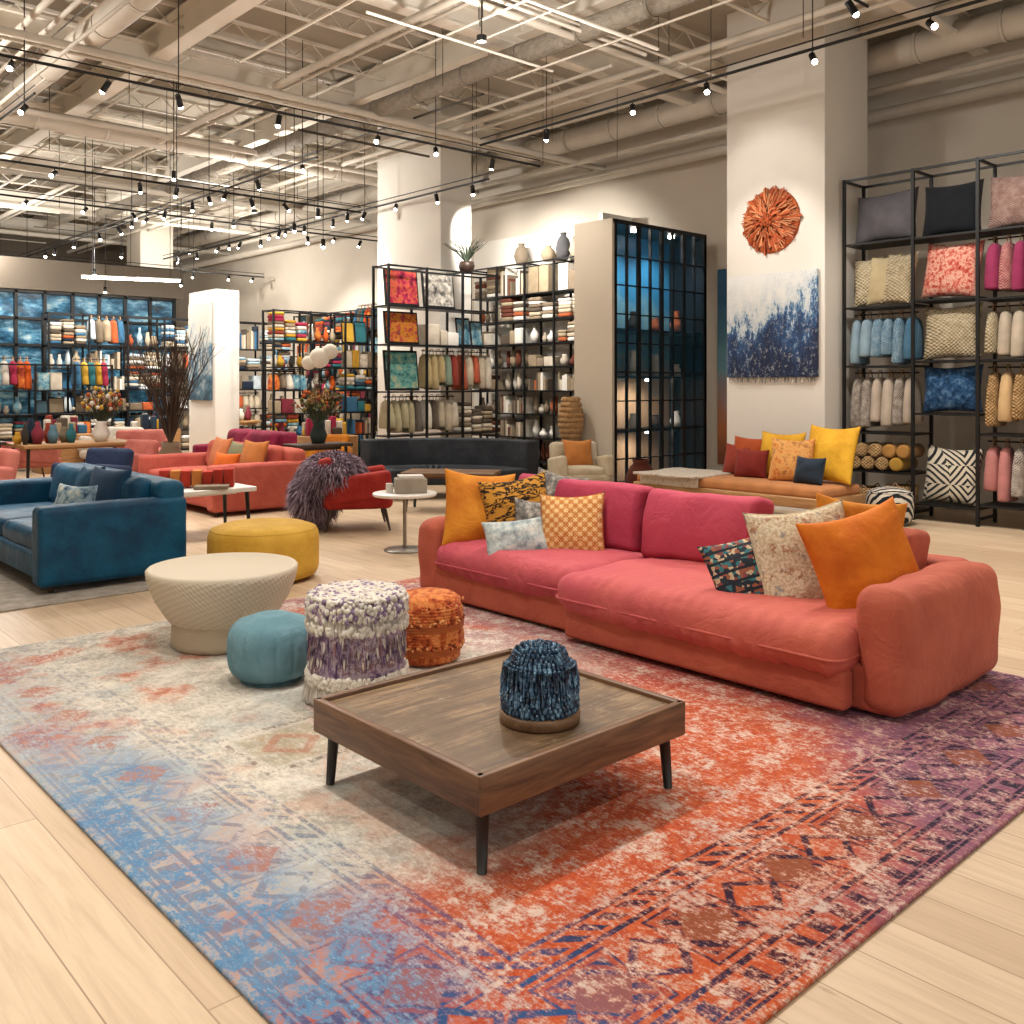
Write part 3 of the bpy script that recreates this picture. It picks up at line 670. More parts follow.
# daybed with pillows
b=MB(); DBC=fab('#b57a4c'); DB2=pattern('stone_blanket',['#a2968a','#c2b6a6','#8c8078'],10,'noise')
b.rbox((0,0,.3),(2.7,.9,.12),.02,OAK,n=2,k=2); b.rbox((0,0,.41),(2.62,.86,.12),.045,DBC,n=8,k=3,puff=(0,0,.015))
b.rbox((-.75,-.1,.485),(.95,.98,.03),.012,DB2,n=6,k=2,wr=.014); b.rbox((-.75,-.47,.42),(.9,.03,.14),.012,DB2,n=6,k=2,wr=.014)
for sx in(-1,1):
    for sy in(-1,1): b.cyl((sx*1.2,sy*.36,0),.025,.25,OAK,10,.03)
YEL=velvet('yellow_velvet','#c0891c','#d6a52f')
for (x_,y_,w_,h_,yw,mt) in[(1.05,.2,.68,.68,-8,YEL),(.38,.25,.58,.58,4,YEL),(.66,.02,.52,.52,14,pattern('orange_suzani',['#b45a28','#d39f5c','#7c3520'],12,'noise')),(.95,-.08,.38,.32,-5,fab('#27323f')),(-.18,.25,.5,.4,0,fab('#8e3a2c')),(-.05,.3,.56,.5,5,fab('#a84d28')),(.1,.05,.42,.36,10,fab('#7c2c26'))]:
    b.pillow((x_,y_,.47+h_/2),w_,h_,.19,mt,yw,16,0,12,x_)
b.make('daybed',(9.78,6.55,0),-90)
pouf('striped_pouf',(10.5,5.05,0),.26,.42,pattern('bw_stripe',['#1f2328','#cdc5b6'],5,'stripe'),0,4)
# ------------------------------------------------------------ wall art
b=MB(); O1=fab('#c06038',60);O2=fab('#d69468',60);O3=fab('#a5502c',60)
for ring,(r0,r1,n) in enumerate([(.12,.45,18),(.08,.36,14),(.04,.24,11)]):
    for i in range(n):
        a=2*math.pi*(i+.5*ring)/n+U(-.05,.05); rr=r1*U(.94,1.04)
        for k in range(16):
            off=U(-.2,.2)*(1 if ring<2 else 1.6); a2=a+off
            y_=-.03-.03*ring-U(0,.03)
            p0=(r0*math.cos(a),y_+.01,r0*math.sin(a)); mid=((r0+rr)/2*math.cos(a2*.5+a*.5)*1.03,y_-.02,(r0+rr)/2*math.sin(a2*.5+a*.5)*1.03)
            p1=(rr*(1-abs(off)*.7)*math.cos(a2),y_+.01,rr*(1-abs(off)*.7)*math.sin(a2)); b.tube([p0,mid,p1],.0065,random.choice([O1,O2,O1,O3,O2]),4)
b.lathe([(.001,0),(.42,0),(.4,.02),(.001,.02)],O1,M=Matrix.Rotation(rad(90),4,'X'),seg=30)
for i in range(60):
    t=U(0,6.28);r=.09*math.sqrt(R()); b.ball((r*math.cos(t),-.13,r*math.sin(t)),.018,O3,6,4)
b.make('woven_flower_wall_art',(10.695,6.72,3.72),-90)
g=G('indigo_drip_painting'); o=g.sep()
v=g.mp(g.co(),(7,1,1.8)); n=g.noise(1,6,.75,v); n4=g.noise(5,6,.8,g.mp(g.co(),(1.5,1,.8))); big=g.noise(2.2,2,.5,g.mp(g.co(),(1,1,.2)))
f=g.m('ADD',g.m('MULTIPLY',o[2],-1.15),g.m('ADD',g.m('MULTIPLY',g.m('SUBTRACT',n,.5),1.6),g.m('ADD',g.m('MULTIPLY',g.m('SUBTRACT',n4,.5),2.4),g.m('MULTIPLY',g.m('SUBTRACT',big,.5),2.2))))
col=g.ramp(g.ss(f,-.8,.75),[(0,'#dededb'),(.36,'#bcc7cd'),(.48,'#6489ab'),(.6,'#204a7a'),(1,'#0e2144')])
col=g.mix(g.m('MULTIPLY',g.ss(g.noise(26,4,.8,g.mp(g.co(),(1,1,.6))),.54,.64),.45),col,'#ccd2d4')
g.bump(g.noise(30,4,.8,g.mp(g.co(),(2,1,.5))),.6,.02); PNT=g.done(col,.7)
b=MB(); b.rbox((0,-.03,0),(1.32,.05,1.34),.006,PNT,n=1,k=1)
NV=fab('#1c2c48'); CRF=fab('#b6af9f')
for i in range(90): 
    xx=U(-.64,.64); b.tube([(xx,-.04,-.66),(xx+U(-.01,.01),-.045,-.66-U(.03,.09))],.004,NV if R()<.3 else CRF,4)
b.make('abstract_blue_painting',(10.69,6.70,2.37),-90)
g=G('pale_blue_painting'); o=g.sep(); n=g.noise(3,6,.7); col=g.ramp(g.m('ADD',g.m('MULTIPLY',o[2],-.25),n),[(.25,'#d8d2c6'),(.45,'#c3c9c8'),(.62,'#5a8096'),(.8,'#2c4a60')]); PNT2=g.done(col,.7)
b=MB(); b.rbox((0,-.03,0),(1.0,.05,1.9),.006,PNT2,n=1,k=1); b.make('tall_abstract_painting',(7.995,17.8,2.25),-90)
# ------------------------------------------------------------ racks and goods
def goods(b,kind,s0,s1,z0,z1,dep,cols):
    w=s1-s0; h=z1-z0; C=lambda:random.choice(cols); mid=dep*.45
    if kind=='pillow':
        c=C(); hh=min(h*.97,w*1.0); b.pillow(((s0+s1)/2,mid,z0+hh/2),w*.98,hh,.3,c,U(-5,5),10,U(-3,3),12,R()*9)
    elif kind=='pillows2':
        for i in range(3): hh=min(h*.88,w*.8); b.pillow((s0+w*(.24+.26*i),mid-.05*i,z0+hh/2),w*.5,hh,.2,cols[i%len(cols)],U(-12,12),12,U(-6,6),10,R()*9)
    elif kind=='stack':
        n=random.choice([2,3]); 
        for i in range(n):
            x_=s0+w*(i+.5)/n; z=z0; top=z0+h*U(.5,.85)
            while z<top:
                t=U(.05,.09); b.rbox((x_+U(-.01,.01),mid,z+t/2),(w/n*.86,dep*.7,t),t*.4,C(),n=1,k=2); z+=t
    elif kind=='pstack':
        z=z0; t=h/2.1
        for i in range(2):
            for j in range(2): b.rbox((s0+w*(.27+.46*j),mid,z+t/2),(w*.42,dep*.85,t*.95),t*.4,C(),n=3,k=3,puff=(0,0,.015),wr=.01)
            z+=t
    elif kind=='rolls':   # rolled textiles, ends toward the front
        r=h*.2; z=z0+r; row=0
        while z+r<z1-.02:
            x_=s0+r+(r if row%2 else 0)
            while x_+r<s1:
                T=Matrix.Translation((x_,0.02,z))@Matrix.Rotation(rad(-90),4,'X'); c=C()
                b.lathe([(.001,0),(r*.5,.006),(r*.9,0),(r*.97,.02),(r*.97,dep*.85),(.001,dep*.85)],c,(0,0,0),14,T); x_+=r*2.02
            z+=r*1.8; row+=1
    elif kind=='hang':
        top=z1-.06; b.tube([(s0,mid,top),(s1,mid,top)],.01,BLK,5); n=max(3,int(w/.125))
        for i in range(n):
            x_=s0+w*(i+.5)/n+U(-.01,.01); c=C(); hl=h*U(.66,.84); tw=w/n*U(.85,1.05); ph=R()*6
            b.tube([(x_,mid-.06,top-.06),(x_,mid-.03,top+.03),(x_,mid+.03,top+.03),(x_,mid+.06,top-.06)],.008,fab('#a8845a'),4)
            prof=[(0,.0),(.25,-.005),(.5,-.03),(.75,-.1),(.92,-.3),(1.05,-.65),(1.1,-.94),(1.02,-.985),(0,-1)]
            vs=[];fs=[]
            for (r,zz) in prof:
                for k in range(14):
                    t=math.pi*2*k/14; ct,st=math.cos(t),math.sin(t); sq_=(abs(ct)**4+abs(st)**4)**(-1/4)
                    vs.append((x_+r*tw/2*ct*sq_*(1+.1*math.sin(k*3+zz*4+ph)),mid+r*dep*.34*st*sq_*(1+.06*math.sin(ph+zz*6)),top-.05+zz*hl))
            for j in range(len(prof)-1):
                for k in range(14):
                    q=(k+1)%14; fs.append((j*14+q,j*14+k,(j+1)*14+k,(j+1)*14+q))
            b.add(vs,fs,c,True)
    elif kind=='books':
        x_=s0+.01
        while x_<s1-.05:
            t=U(.03,.07); hh=h*U(.4,.85); b.box((x_+t/2,mid,z0+hh/2),(t*.92,dep*.6,hh),C()); x_+=t
            if R()<.16: x_+=U(.05,.15)
    elif kind=='vases':
        x_=s0+.08
        while x_<s1-.07:
            r=U(.05,.09); hh=min(h*.8,U(.16,.42)); k=U(.35,.7)
            b.lathe([(.001,0),(r*.6,0),(r,hh*.35),(r*.95,hh*.55),(r*k,hh*.8),(r*k*1.1,hh),(r*k*.8,hh)],C(),(x_,mid+U(-.05,.05),z0),12); x_+=r*2+U(.02,.08)
    elif kind=='boxes':
        x_=s0+.02
        while x_<s1-.12:
            ww=U(.14,.3); hh=h*U(.35,.8)
            if x_+ww>s1: break
            b.rbox((x_+ww/2,mid,z0+hh/2),(ww*.92,dep*.7,hh),.015,C(),n=1,k=2); x_+=ww
    elif kind=='basket':
        n=2 if w>.6 else 1
        for i in range(n):
            x_=s0+w*(i+.5)/n; r=min(w/n*.46,dep*.48); hh=h*U(.5,.75)
            b.lathe([(.001,0),(r*.85,0),(r*.95,hh*.3),(r,hh*.8),(r*1.03,hh),(r*.93,hh),(r*.9,hh*.7),(.001,hh*.65)],C(),(x_,mid,z0),22)
            for sy in(-1,1): b.tube([(x_-r*.3,mid+sy*r*.93,z0+hh*.92),(x_,mid+sy*r,z0+hh*1.15),(x_+r*.3,mid+sy*r*.93,z0+hh*.92)],.01,C(),5)
    elif kind=='frames':
        x_=s0+.02
        while x_<s1-.2:
            ww=U(.2,.34); hh=h*U(.6,.9)
            if x_+ww>s1: break
            T=Matrix.Translation((x_+ww/2,mid+.05,z0+hh/2))@Matrix.Rotation(rad(-8),4,'X')
            b.box((0,0,0),(ww*.95,.02,hh),BLK,T); b.box((0,-.012,0),(ww*.82,.006,hh*.86),C(),T); x_+=ww
    elif kind=='print':
        T=Matrix.Translation(((s0+s1)/2,mid,z0+h*.46))@Matrix.Rotation(rad(-7),4,'X')
        b.box((0,0,0),(w*.94,.03,h*.9),BLK,T); b.box((0,-.018,0),(w*.86,.008,h*.8),C(),T)
def rack(name,loc,rz,bays,dep,H,fill,gname='shelf_textiles',post=.035,back=None):
    b=MB(); s=0; q=MB()
    for i in range(len(bays)+1):
        for y_ in(0,dep): b.box((s,y_,H/2),(post,post,H),BLK)
        for z in(.08,H-.02): b.box((s,dep/2,z),(post*.8,dep,post*.8),BLK)
        if i<len(bays):
            w=bays[i]; lv=fill[i%len(fill)]
            for (z,kind,cols,top) in lv:
                b.box((s+w/2,dep/2,z-.012),(w,dep,.024),BLK)
                if kind: goods(q,kind,s+post/2+.01,s+w-post/2-.01,z+.002,top,dep,cols)
            b.box((s+w/2,0,H-.02),(w,post*.8,post*.8),BLK); b.box((s+w/2,dep,H-.02),(w,post*.8,post*.8),BLK)
            s+=w
    r=b.make(name,loc,rz); qo=q.make(gname,(0,0,0),0); qo.parent=r
def lv(*a):
    L=[]
    for i,(z,k,c) in enumerate(a): L.append((z,k,c,(a[i+1][0]-.03) if i+1<len(a) else z+.66))
    return L
F=fab
KNIT=pattern('cream_knit',['#9a8a6c','#cbbea2'],9,'weave'); BWZ=pattern('bw_geo',['#23262b','#c6bca8'],9,'hatch'); CORP=pattern('coral_pattern',['#94302c','#c25f52','#d9b09c','#a83a34'],22,'noise'); SPK=pattern('grey_dot_knit',['#7a6a62','#d0c7bb'],14,'weave'); NAVP=pattern('navy_shibori',['#0f2138','#24486f','#5c7d9b'],14,'noise')
TERR=pattern('terracotta_weave',['#9a5a44','#d0a08c'],12,'weave'); LBL=pattern('light_blue_weave',['#54809c','#a0b8c6'],12,'weave'); PINKW=pattern('pink_weave',['#9c5054','#d29a94'],12,'weave'); BSK=pattern('basket_weave',['#80603a','#c9a676'],10,'weave')
rack('display_shelving',(11.05,5.9,0),-90,[.87,.74,.78,.8,.8],.5,4.17,[
 lv((.1,'basket',[BSK,F('#8a6f55')]),(.55,'rolls',[F('#b0883a'),F('#a87b42'),BSK]),(1.02,'hang',[SPK,F('#b5a798'),SPK]),(1.84,'hang',[LBL,F('#8aa2b0'),F('#4d7693'),LBL]),(2.57,'pillows2',[KNIT,F('#b5a582'),KNIT]),(3.36,'pillow',[F('#57555a')])),
 lv((.2,'pillow',[BWZ]),(1.27,'pillow',[NAVP]),(1.89,'pillow',[KNIT]),(2.61,'pillow',[CORP]),(3.35,'pillow',[F('#1a1d22')])),
 lv((.25,'hang',[PINKW,F('#b87a76'),SPK,TERR]),(1.05,'hang',[F('#b55c28'),F('#c9a97c'),BSK,KNIT]),(1.89,'hang',[SPK,F('#b9ac9a'),F('#a57f75'),KNIT]),(2.58,'hang',[F('#93365a'),F('#5c3a62'),PINKW,F('#6a5478')]),(3.35,'pillow',[pattern('taupe_pink',['#7c5a52','#b59a90'],16,'weave')])),
 lv((.25,'basket',[BSK,TERR]),(1.05,'hang',[F('#b5804c'),KNIT]),(1.89,'rolls',[SPK,F('#a58075')]),(2.58,'hang',[F('#7a3450'),PINKW]),(3.35,'pillow',[F('#96605a')])),
 lv((.25,'stack',[F('#b0654f'),PINKW]),(1.05,'basket',[BSK]),(1.89,'vases',[WHT]),(2.58,'pillow',[F('#8a3c5c')]),(3.35,'pillow',[F('#96605a')]))],'shelf_cushions')
CR=[F('#cdc2b0'),F('#beb099'),F('#d8d1c2'),F('#99886f'),F('#7a6c5a'),F('#a8987e'),F('#5c5044')]
MX=CR+[F('#8c3a2c'),F('#5d7d8c'),F('#b98c30'),F('#2c3b4c'),F('#3a3632')]
ART=[pattern('art_red',['#7c1a2c','#c8642c','#d8a04c'],8,'noise'),pattern('art_blue',['#1f4a6c','#6fa0b0','#d0c9b8'],8,'noise'),pattern('art_neutral',['#3a3632','#b8ab98','#d8d0c0'],8,'noise')]
def randfill(n,levels,cols,kinds):
    return [lv(*[(z,random.choice(kinds),cols) for z in levels]) for _ in range(n)]
b=MB(); b.bx(12.9,12.99,11.1,15.3,0,4.6,WHITEW); b.bx(12.2,12.99,11.0,11.1,0,4.6,WHITEW); b.make('niche_wall_panel')
rack('wall_shelving',(12.35,14.75,0),-90,[.8,.8,.8,.8],.45,3.95,randfill(4,[.15,.6,1.05,1.5,1.95,2.4,2.85,3.35],CR+[F('#a85a36'),F('#6a3a2c'),F('#8c7c68'),WHT,WHT],['vases','books','boxes','stack','hang','vases']),'shelf_homeware')
SILK=pattern('crimson_silk',['#4c0f22','#a32244','#c2603a','#2a1428'],9,'noise'); SILK2=pattern('red_gold_silk',['#7c1a20','#c8862c','#a32a34','#2f5a50'],11,'noise'); TEAL=pattern('teal_print',['#1f4c50','#5f9a92','#b9a97a'],10,'noise')
rack('cushion_display_rack',(8.5,12.15,0),0,[.75,.75,.75],.42,3.5,[
 lv((.2,'boxes',CR),(.8,'hang',[F('#3a3632'),F('#6a6158'),F('#a89e7e')]),(1.5,'print',[TEAL]),(2.25,'print',[SILK2]),(2.86,'print',[SILK])),
 lv((.2,'books',MX),(.8,'hang',CR),(1.5,'hang',[F('#a9966c'),F('#8c3a2c'),F('#c8bdab'),F('#7c8c7a')]),(2.25,'boxes',[WHT,F('#c8bdab')]),(2.86,'print',[pattern('grey_bw_print',['#2b2b2e','#8d8880','#c6bfb2'],10,'noise')])),
 lv((.2,'vases',CR),(.8,'stack',CR),(1.5,'hang',[F('#b9ab94'),F('#a8543a'),F('#c8bdab')]),(2.25,'frames',ART),(2.86,None,CR))],'rack_cushions')
COL=MX+[F('#a5304c'),F('#c95a24'),F('#3c6a8c'),F('#7c2f3c'),F('#c8a03c'),F('#2f6a72'),F('#1f2a3a'),F('#d0c8bc')]
COOL=CR+[F('#3c6a8c'),F('#9fbccb'),F('#1f2a3a'),F('#e2e2de'),F('#e2e2de'),F('#c8d4da'),F('#b55a34'),F('#2f5a7c')]
KD=['hang','books','boxes','stack','vases','frames']
ART2=COL+ART
rack('storage_rack',(8.75,16.3,0),0,[.8,.8,.8],.42,3.05,randfill(3,[.15,.6,1.05,1.5,1.95,2.45],ART2,KD),'rack_goods')
rack('storage_rack',(12.4,22,0),-90,[.9]*7,.45,3.4,randfill(7,[.15,.7,1.25,1.8,2.35,2.9],ART2,KD),'rack_goods')
rack('storage_rack',(6.0,20.6,0),0,[.8]*7,.42,3.1,randfill(7,[.15,.6,1.05,1.5,1.95,2.45],COOL,['books','boxes','stack','vases','frames','hang']),'rack_goods')
rack('storage_rack',(-2,20.6,0),0,[.8]*8,.42,3.1,randfill(8,[.15,.6,1.05,1.5,1.95,2.45],COOL,['books','boxes','stack','vases','frames']),'rack_goods')
rack('storage_rack',(10.0,18.6,0),0,[.7]*2,.4,2.6,randfill(2,[.15,.6,1.05,1.5,1.95],ART2,KD),'rack_goods')
rack('storage_rack',(1.3,16.2,0),0,[.7]*3,.4,1.9,randfill(3,[.15,.6,1.05,1.5],COOL+ART,KD),'rack_goods')
rack('storage_rack',(4.6,19.0,0),0,[.7]*3,.4,2.0,randfill(3,[.15,.6,1.05,1.5],ART2,KD),'rack_goods')
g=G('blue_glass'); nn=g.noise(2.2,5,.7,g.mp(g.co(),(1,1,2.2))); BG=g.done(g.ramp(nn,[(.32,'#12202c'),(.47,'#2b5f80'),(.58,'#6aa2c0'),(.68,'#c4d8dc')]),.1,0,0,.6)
b=MB(); 
b.bx(-3,9.6,23.0,23.05,0,3.7,BG)
x_=-3
while x_<9.7: b.bx(x_-.035,x_+.035,22.92,23.0,0,3.75,BLK); x_+=.6
for z in(.1,.9,1.7,2.5,3.1,3.7): b.bx(-3,9.6,22.92,23.0,z-.03,z+.03,BLK)
b.make('window_1')
b=MB(); b.bx(-3.2,9.8,22.9,23.3,3.75,4.45,DARKW); b.make('wall_storefront_fascia')
# black glass cabinet with beige end panel
b=MB(); X0,X1,Y0,Y1,Hc=10.2,12.45,9.0,9.75,4.0
b.bx(X0-.02,X0+.06,Y0,Y1,0,Hc,plain('taupe_panel','#b6aa98',.8,0,.05,2)); 
g=G('cabinet_back_lattice'); o=g.sep(); nn=g.noise(2.3,4,.6)
col=g.ramp(g.m('ADD',g.m('MULTIPLY',o[2],.17),g.m('MULTIPLY',nn,.4)),[(.2,'#9c7a58'),(.45,'#d2ae88'),(.56,'#7ca8b0'),(.7,'#2f7aa8'),(.95,'#1a5a88')])
CBK=g.done(col,.4)
b.bx(X0+.06,X1,Y1-.04,Y1,0,Hc,CBK)
b.bx(X0,X1,Y0,Y1,Hc-.06,Hc,BLK); b.bx(X0,X1,Y0,Y1,0,.1,BLK); b.bx(X1-.05,X1,Y0,Y1,0,Hc,BLK)
for i in range(9):
    xx=X0+.06+(X1-X0-.1)*i/8; w_=.03 if i%2==0 else .01; b.bx(xx-w_,xx+w_,Y0,Y0+.05,.1,Hc-.06,BLK)
for i in range(1,9):
    z=.1+(Hc-.2)*i/9; b.bx(X0+.06,X1,Y0+.01,Y0+.04,z-.01,z+.01,BLK)
for z in(.9,1.7,2.4): b.bx(X0+.06,X1,Y0+.06,Y1-.05,z,z+.03,BLK)
g=G('clear_tinted_glass'); g.b.inputs['Alpha'].default_value=.1; GLS=g.done('#3f86ae',.05)
b.bx(X0+.06,X1-.05,Y0+.02,Y0+.026,.1,Hc-.06,GLS)
for i in range(4):
    for z in(.93,1.73,2.43):
        xx=X0+.35+i*.52; hh=U(.2,.4); b.lathe([(.001,0),(.07,0),(.1,hh*.4),(.05,hh*.8),(.06,hh)],random.choice([WHT,DKW,F('#b8643a'),F('#c8bdab')]),(xx,Y0+.35,z),14)
b.cyl((X0+.7,Y0+.2,Hc-.1),.05,.04,GLOW,12); b.cyl((X0+1.6,Y0+.2,Hc-.1),.05,.04,GLOW,12)  # glowing discs added inside to brighten the cabinet
for z in(.86,1.66): b.cyl((X0+1.1,Y0+.25,z),.05,.03,GLOW,12)
b.make('glass_display_cabinet')
for xx in(X0+.7,X0+1.6): spot((xx,Y0+.2,Hc-.13),(0,.12,-1),110,130,.7,.05)  # added interior spots, brighten the cabinet back and shelves
for z in(.83,1.63): spot((X0+1.1,Y0+.25,z),(0,.2,-1),45,160,.7,.05)
b=MB(); g=G('sunset_banner'); o=g.sep(); nn=g.noise(2,4)
BN=g.done(g.ramp(g.m('ADD',g.m('MULTIPLY',o[2],.28),g.m('MULTIPLY',nn,.3)),[(.1,'#7c4a3c'),(.35,'#c97a4c'),(.6,'#6fa0b0'),(.9,'#1f5a80')]),.6)
b.rbox((0,-.02,1.6),(1.1,.04,3.2),.01,BN,n=1,k=1); b.make('tall_wall_banner',(12.99,8.6,.3),-90)
def leafy(b,c,n,L,mat,sp=.5,w=.012):
    for i in range(n):
        t=U(0,6.28); p0=Vector(c); d=Vector((math.cos(t)*U(.1,1)*sp,math.sin(t)*U(.1,1)*sp,1)).normalized(); p1=p0+d*L*U(.5,.6); p2=p0+d*L*U(.85,1.05)+Vector((math.cos(t),math.sin(t),-.3))*L*.15
        b.tube([p0,p1,p2],w,mat,4,w*.2)
b=MB(); GRN=plain('grey_green_leaf','#3f4c38',.6); b.lathe([(.001,0),(.1,0),(.14,.12),(.12,.2),(.1,.2)],DKW,(0,0,0),16); leafy(b,(0,0,.18),40,.48,GRN,1.1,.012); b.make('potted_agave',(10.25,12.35,3.5))
b=MB()
for i,(s,h_) in enumerate([(0,.35),(.35,.5),(.75,.3),(1.5,.42)]): b.lathe([(.001,0),(.09,0),(.15,h_*.4),(.11,h_*.75),(.05,h_*.9),(.07,h_)],[F('#b9ab94'),F('#57575a'),F('#a9987f'),F('#8a7c6a')][i],(0,s,0),16)
b.make('decorative_vases',(12.6,12.0,3.95))
b=MB(); TW=plain('dry_twig','#4f3d30',.9); b.lathe([(.001,0),(.16,0),(.25,.2),(.24,.42),(.13,.62),(.15,.7),(.12,.7)],F('#8a7560'),(0,0,0),24)
for i in range(75):
    t=U(0,6.28); sp=U(.05,.95); z=.65; p=[(0,0,z)]
    for k in range(1,5): p.append((math.cos(t+U(-.2,.2))*sp*(k/4)**1.2,math.sin(t+U(-.2,.2))*sp*(k/4)**1.2,z+U(1.4,2.0)*k/4*.98))
    b.tube(p,.011,TW,4,.003)
    for m_ in(2,3):
        q=Vector(p[m_]); b.tube([q,q+Vector((U(-.3,.3),U(-.3,.3),.4))],.006,TW,4,.002)
b.make('dried_branch_vase',(6.05,14.6,0))
def bouquet(name,loc,cols,r=.35,h=.5,vase=WHT):
    b=MB(); b.lathe([(.001,0),(.09,0),(.13,.12),(.07,.26),(.09,.3),(.07,.3)],vase,(0,0,0),18)
    for i in range(150):
        d=Vector((U(-1,1),U(-1,1),U(.1,1.2))).normalized()*r*U(.4,1); p=Vector((0,0,.3+h*.25))+d
        b.tube([(0,0,.25),p],.004,GRN,4)
        if R()<.6: b.ball(p,U(.015,.04),random.choice(cols),6,4)
        else: leafy(b,p-d*.3,2,.16,random.choice(cols+[GRN]),1,.008)
    b.make(name,loc)
def table(name,loc,L,D,h,mat,rz=0,leg=BLK):
    b=MB(); b.rbox((0,0,h-.025),(L,D,.05),.01,mat,n=1,k=2)
    for sx in(-1,1):
        for sy in(-1,1): b.tube([(sx*(L/2-.08),sy*(D/2-.08),h-.05),(sx*(L/2-.06),sy*(D/2-.06),0)],.025,leg,8,.018)
    b.bx(-L/2+.08,L/2-.08,-.02,.02,h-.1,h-.05,mat); return b.make(name,loc,rz)
table('display_table',(4.6,14.6,0),1.6,.9,.76,OAK); bouquet('flower_arrangement',(4.95,14.5,.762),[F('#c8a03c'),F('#b9ab94'),F('#a8543a'),F('#d3ccbd')],.42,.5)
table('console_table',(7.1,11.9,0),.9,.45,.76,DKW,0); bouquet('dried_arrangement',(7.1,11.9,.762),[F('#5a3a2c'),F('#8c6a3c'),F('#a8542a'),F('#6a6a3c')],.42,.55,F('#2f3a34'))
table('low_display_table',(4.35,9.75,0),1.0,.7,.5,WHT,0)
b=MB(); x_=-.4
for i in range(7):
    ww=.11; c=random.choice([F('#c8a03c'),F('#3c7a8c'),F('#b0392b'),WHT,F('#c87a3c'),F('#6a4c7c')]); b.rbox((x_+ww/2,0,.1),(ww*.9,.2,U(.14,.2)),.006,c,n=1,k=1); x_+=ww
b.rbox((.15,-.2,.02),(.35,.22,.04),.008,F('#8c7c6a'),n=1,k=1); b.make('book_stack',(4.35,9.75,.5),-30)
PKV=velvet('blush_pink_velvet','#b56c60','#a3564e')
armchair('pink_armchair',PKV,(4.6,17.0,0),-90,1.2,DKW,F('#8c3a2c')); armchair('pink_armchair',PKV,(6.3,16.4,0),-20,1.2)
armchair('pink_armchair',PKV,(5.0,13.6,0),-70,.8); armchair('pink_armchair',PKV,(2.9,13.0,0),-80,1.05,DKW,F('#b5703a'))
sofa('magenta_sofa',2.0,.9,velvet('magenta_velvet','#98284a','#7c1f3c'),(7.15,14.3,0),-90,.42,.6,.85,None,((0,.1,.5,.45,0,F('#a82f50')),))
armchair('cream_armchair',velvet('cream_velvet','#b8ac96','#a8987c'),(9.35,8.85,0),-30,.95,DKW,F('#b5743c'))
armchair('mustard_armchair',MUST,(7.9,12.9,0),-40,.8)
armchair('white_armchair',velvet('white_boucle','#c9c3b8','#b8b0a3'),(6.3,17.9,0),-60,1.1); armchair('navy_armchair',velvet('navy_velvet','#182440','#22304a'),(4.0,12.0,0),-60,.9)
table('wood_dining_table',(7.55,9.4,0),1.2,.6,.5,BRN,-50); table('display_table',(3.3,18.2,0),1.8,.9,.76,DKW); table('display_table',(9.6,19.8,0),1.4,.6,.8,OAK); table('display_table',(3.2,15.0,0),1.0,.8,.8,DKW)
for (lx,ly,lz) in((3.3,18.2,.762),(9.6,19.8,.802),(4.3,14.6,.762),(3.25,15.05,.802)):
    b=MB(); 
    goods(b,'vases',-.55,.4,0,.45,.5,COL); goods(b,'vases',-.5,.4,0,.4,.1,COL)
    b.make('table_homeware',(lx,ly-.22,lz))
b=MB()
for (xx,yy) in((1.6,14.2),(8.9,14.6),(7.6,19.2),(5.6,18.4)):
    b.rbox((xx,yy,.35),(.9,.6,.7),.02,OAK,n=1,k=2)
    for i in range(14): 
        hh=U(.08,.35); b.rbox((xx+U(-.36,.36),yy+U(-.2,.2),.7+hh/2),(U(.08,.18),U(.08,.18),hh),.02,random.choice(COL),n=1,k=2)
b.make('merchandise_plinths')
b=MB(); b.cyl((0,0,0),.18,.025,BLK,20); b.tube([(0,0,.02),(0,0,1.9)],.014,BLK,6); g=G('paper_lantern'); PL=g.done('#d8d0c0',.8,0,0,None,'#ffe9c8',.1)
for (dx,dy,z,r) in((0,0,2.05,.17),(.15,-.1,2.16,.13),(-.15,.08,1.97,.12)): b.ball((dx,dy,z),r,PL,20,12)
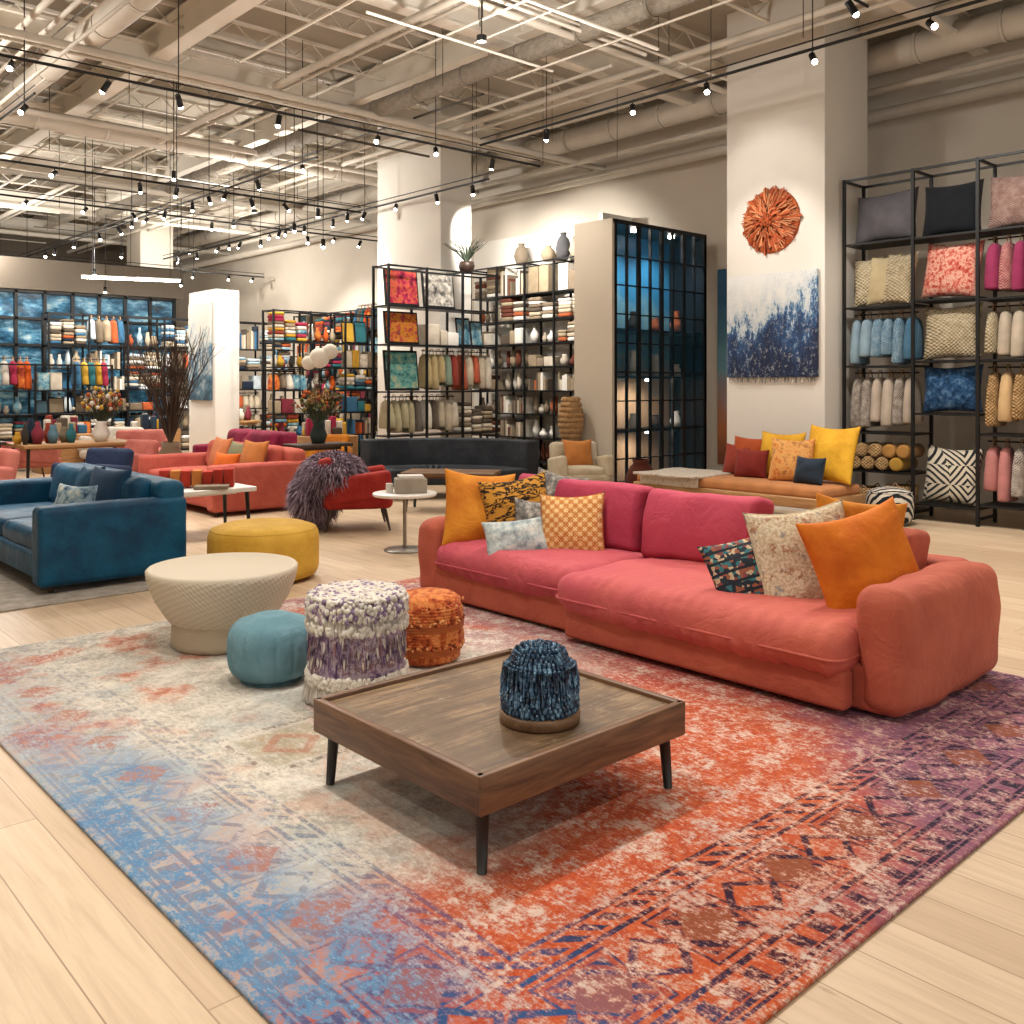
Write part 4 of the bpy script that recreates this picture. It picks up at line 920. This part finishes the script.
b.make('paper_lantern_lamp',(8.25,13.8,0))
b=MB(); WK=pattern('wicker',['#7c5a36','#b8946a'],26,'noise')
b.lathe([(.001,0),(.12,0),(.2,.15),(.22,.35),(.15,.5),(.1,.55),(.12,.6),(.1,.6)],fab('#4c2216'),(0,0,0),24); b.make('terracotta_urn',(9.8,8.15,0))
b=MB(); b.cyl((0,0,0),.17,.75,BRN,20); 
for k in range(9): b.lathe([(.13+.05*math.sin(k/8*3.14)-.006,.75+k*.075),(.15+.05*math.sin(k/8*3.14),.785+k*.075),(.13+.05*math.sin(k/8*3.14)-.006,.825+k*.075)],WK,(0,0,0),24)
b.make('wicker_lamp',(9.95,9.6,0))
b=MB(); b.bx(-.9,.9,-.03,.03,0,.05,plain('white_metal','#e6e2da',.5)); b.bx(-.88,.88,-.025,.025,-.012,0,GLOW)
for s_ in(-.7,.7): b.tube([(s_,0,.05),(s_,0,2.9)],.006,BLK,4)
b.make('linear_pendant_light',(6.9,18.5,3.65),-20)
b=MB()
for i,(yy,c) in enumerate([(16.2,'#6a3a2c'),(17.4,'#8c7c6a'),(18.6,'#3a4654'),(19.8,'#a8734c')]):
    b.rbox((12.95,yy,1.7),(.03,1.0,2.4),.008,pattern('hanging_rug_%d'%i,[c,'#b9a783','#7a3a2c'],6,'noise'),n=3,k=1)
b.make('hanging_textiles')
# ------------------------------------------------------------ world & camera
w=bpy.data.worlds.new('world'); bpy.context.scene.world=w; w.use_nodes=True
w.node_tree.nodes['Background'].inputs[0].default_value=(1,.965,.91,1); w.node_tree.nodes['Background'].inputs[1].default_value=.85
cam=bpy.data.cameras.new('camera'); cam.sensor_width=36; cam.lens=33.08; cam.shift_y=-127/1024; cam.clip_end=200
co=bpy.data.objects.new('camera',cam); bpy.context.scene.collection.objects.link(co)
co.location=(0,0,1.6); co.rotation_euler=(rad(90),0,rad(-42.45)); bpy.context.scene.camera=co
sc=bpy.context.scene; sc.view_settings.view_transform='Standard'; sc.view_settings.look='None'; sc.view_settings.exposure=.02
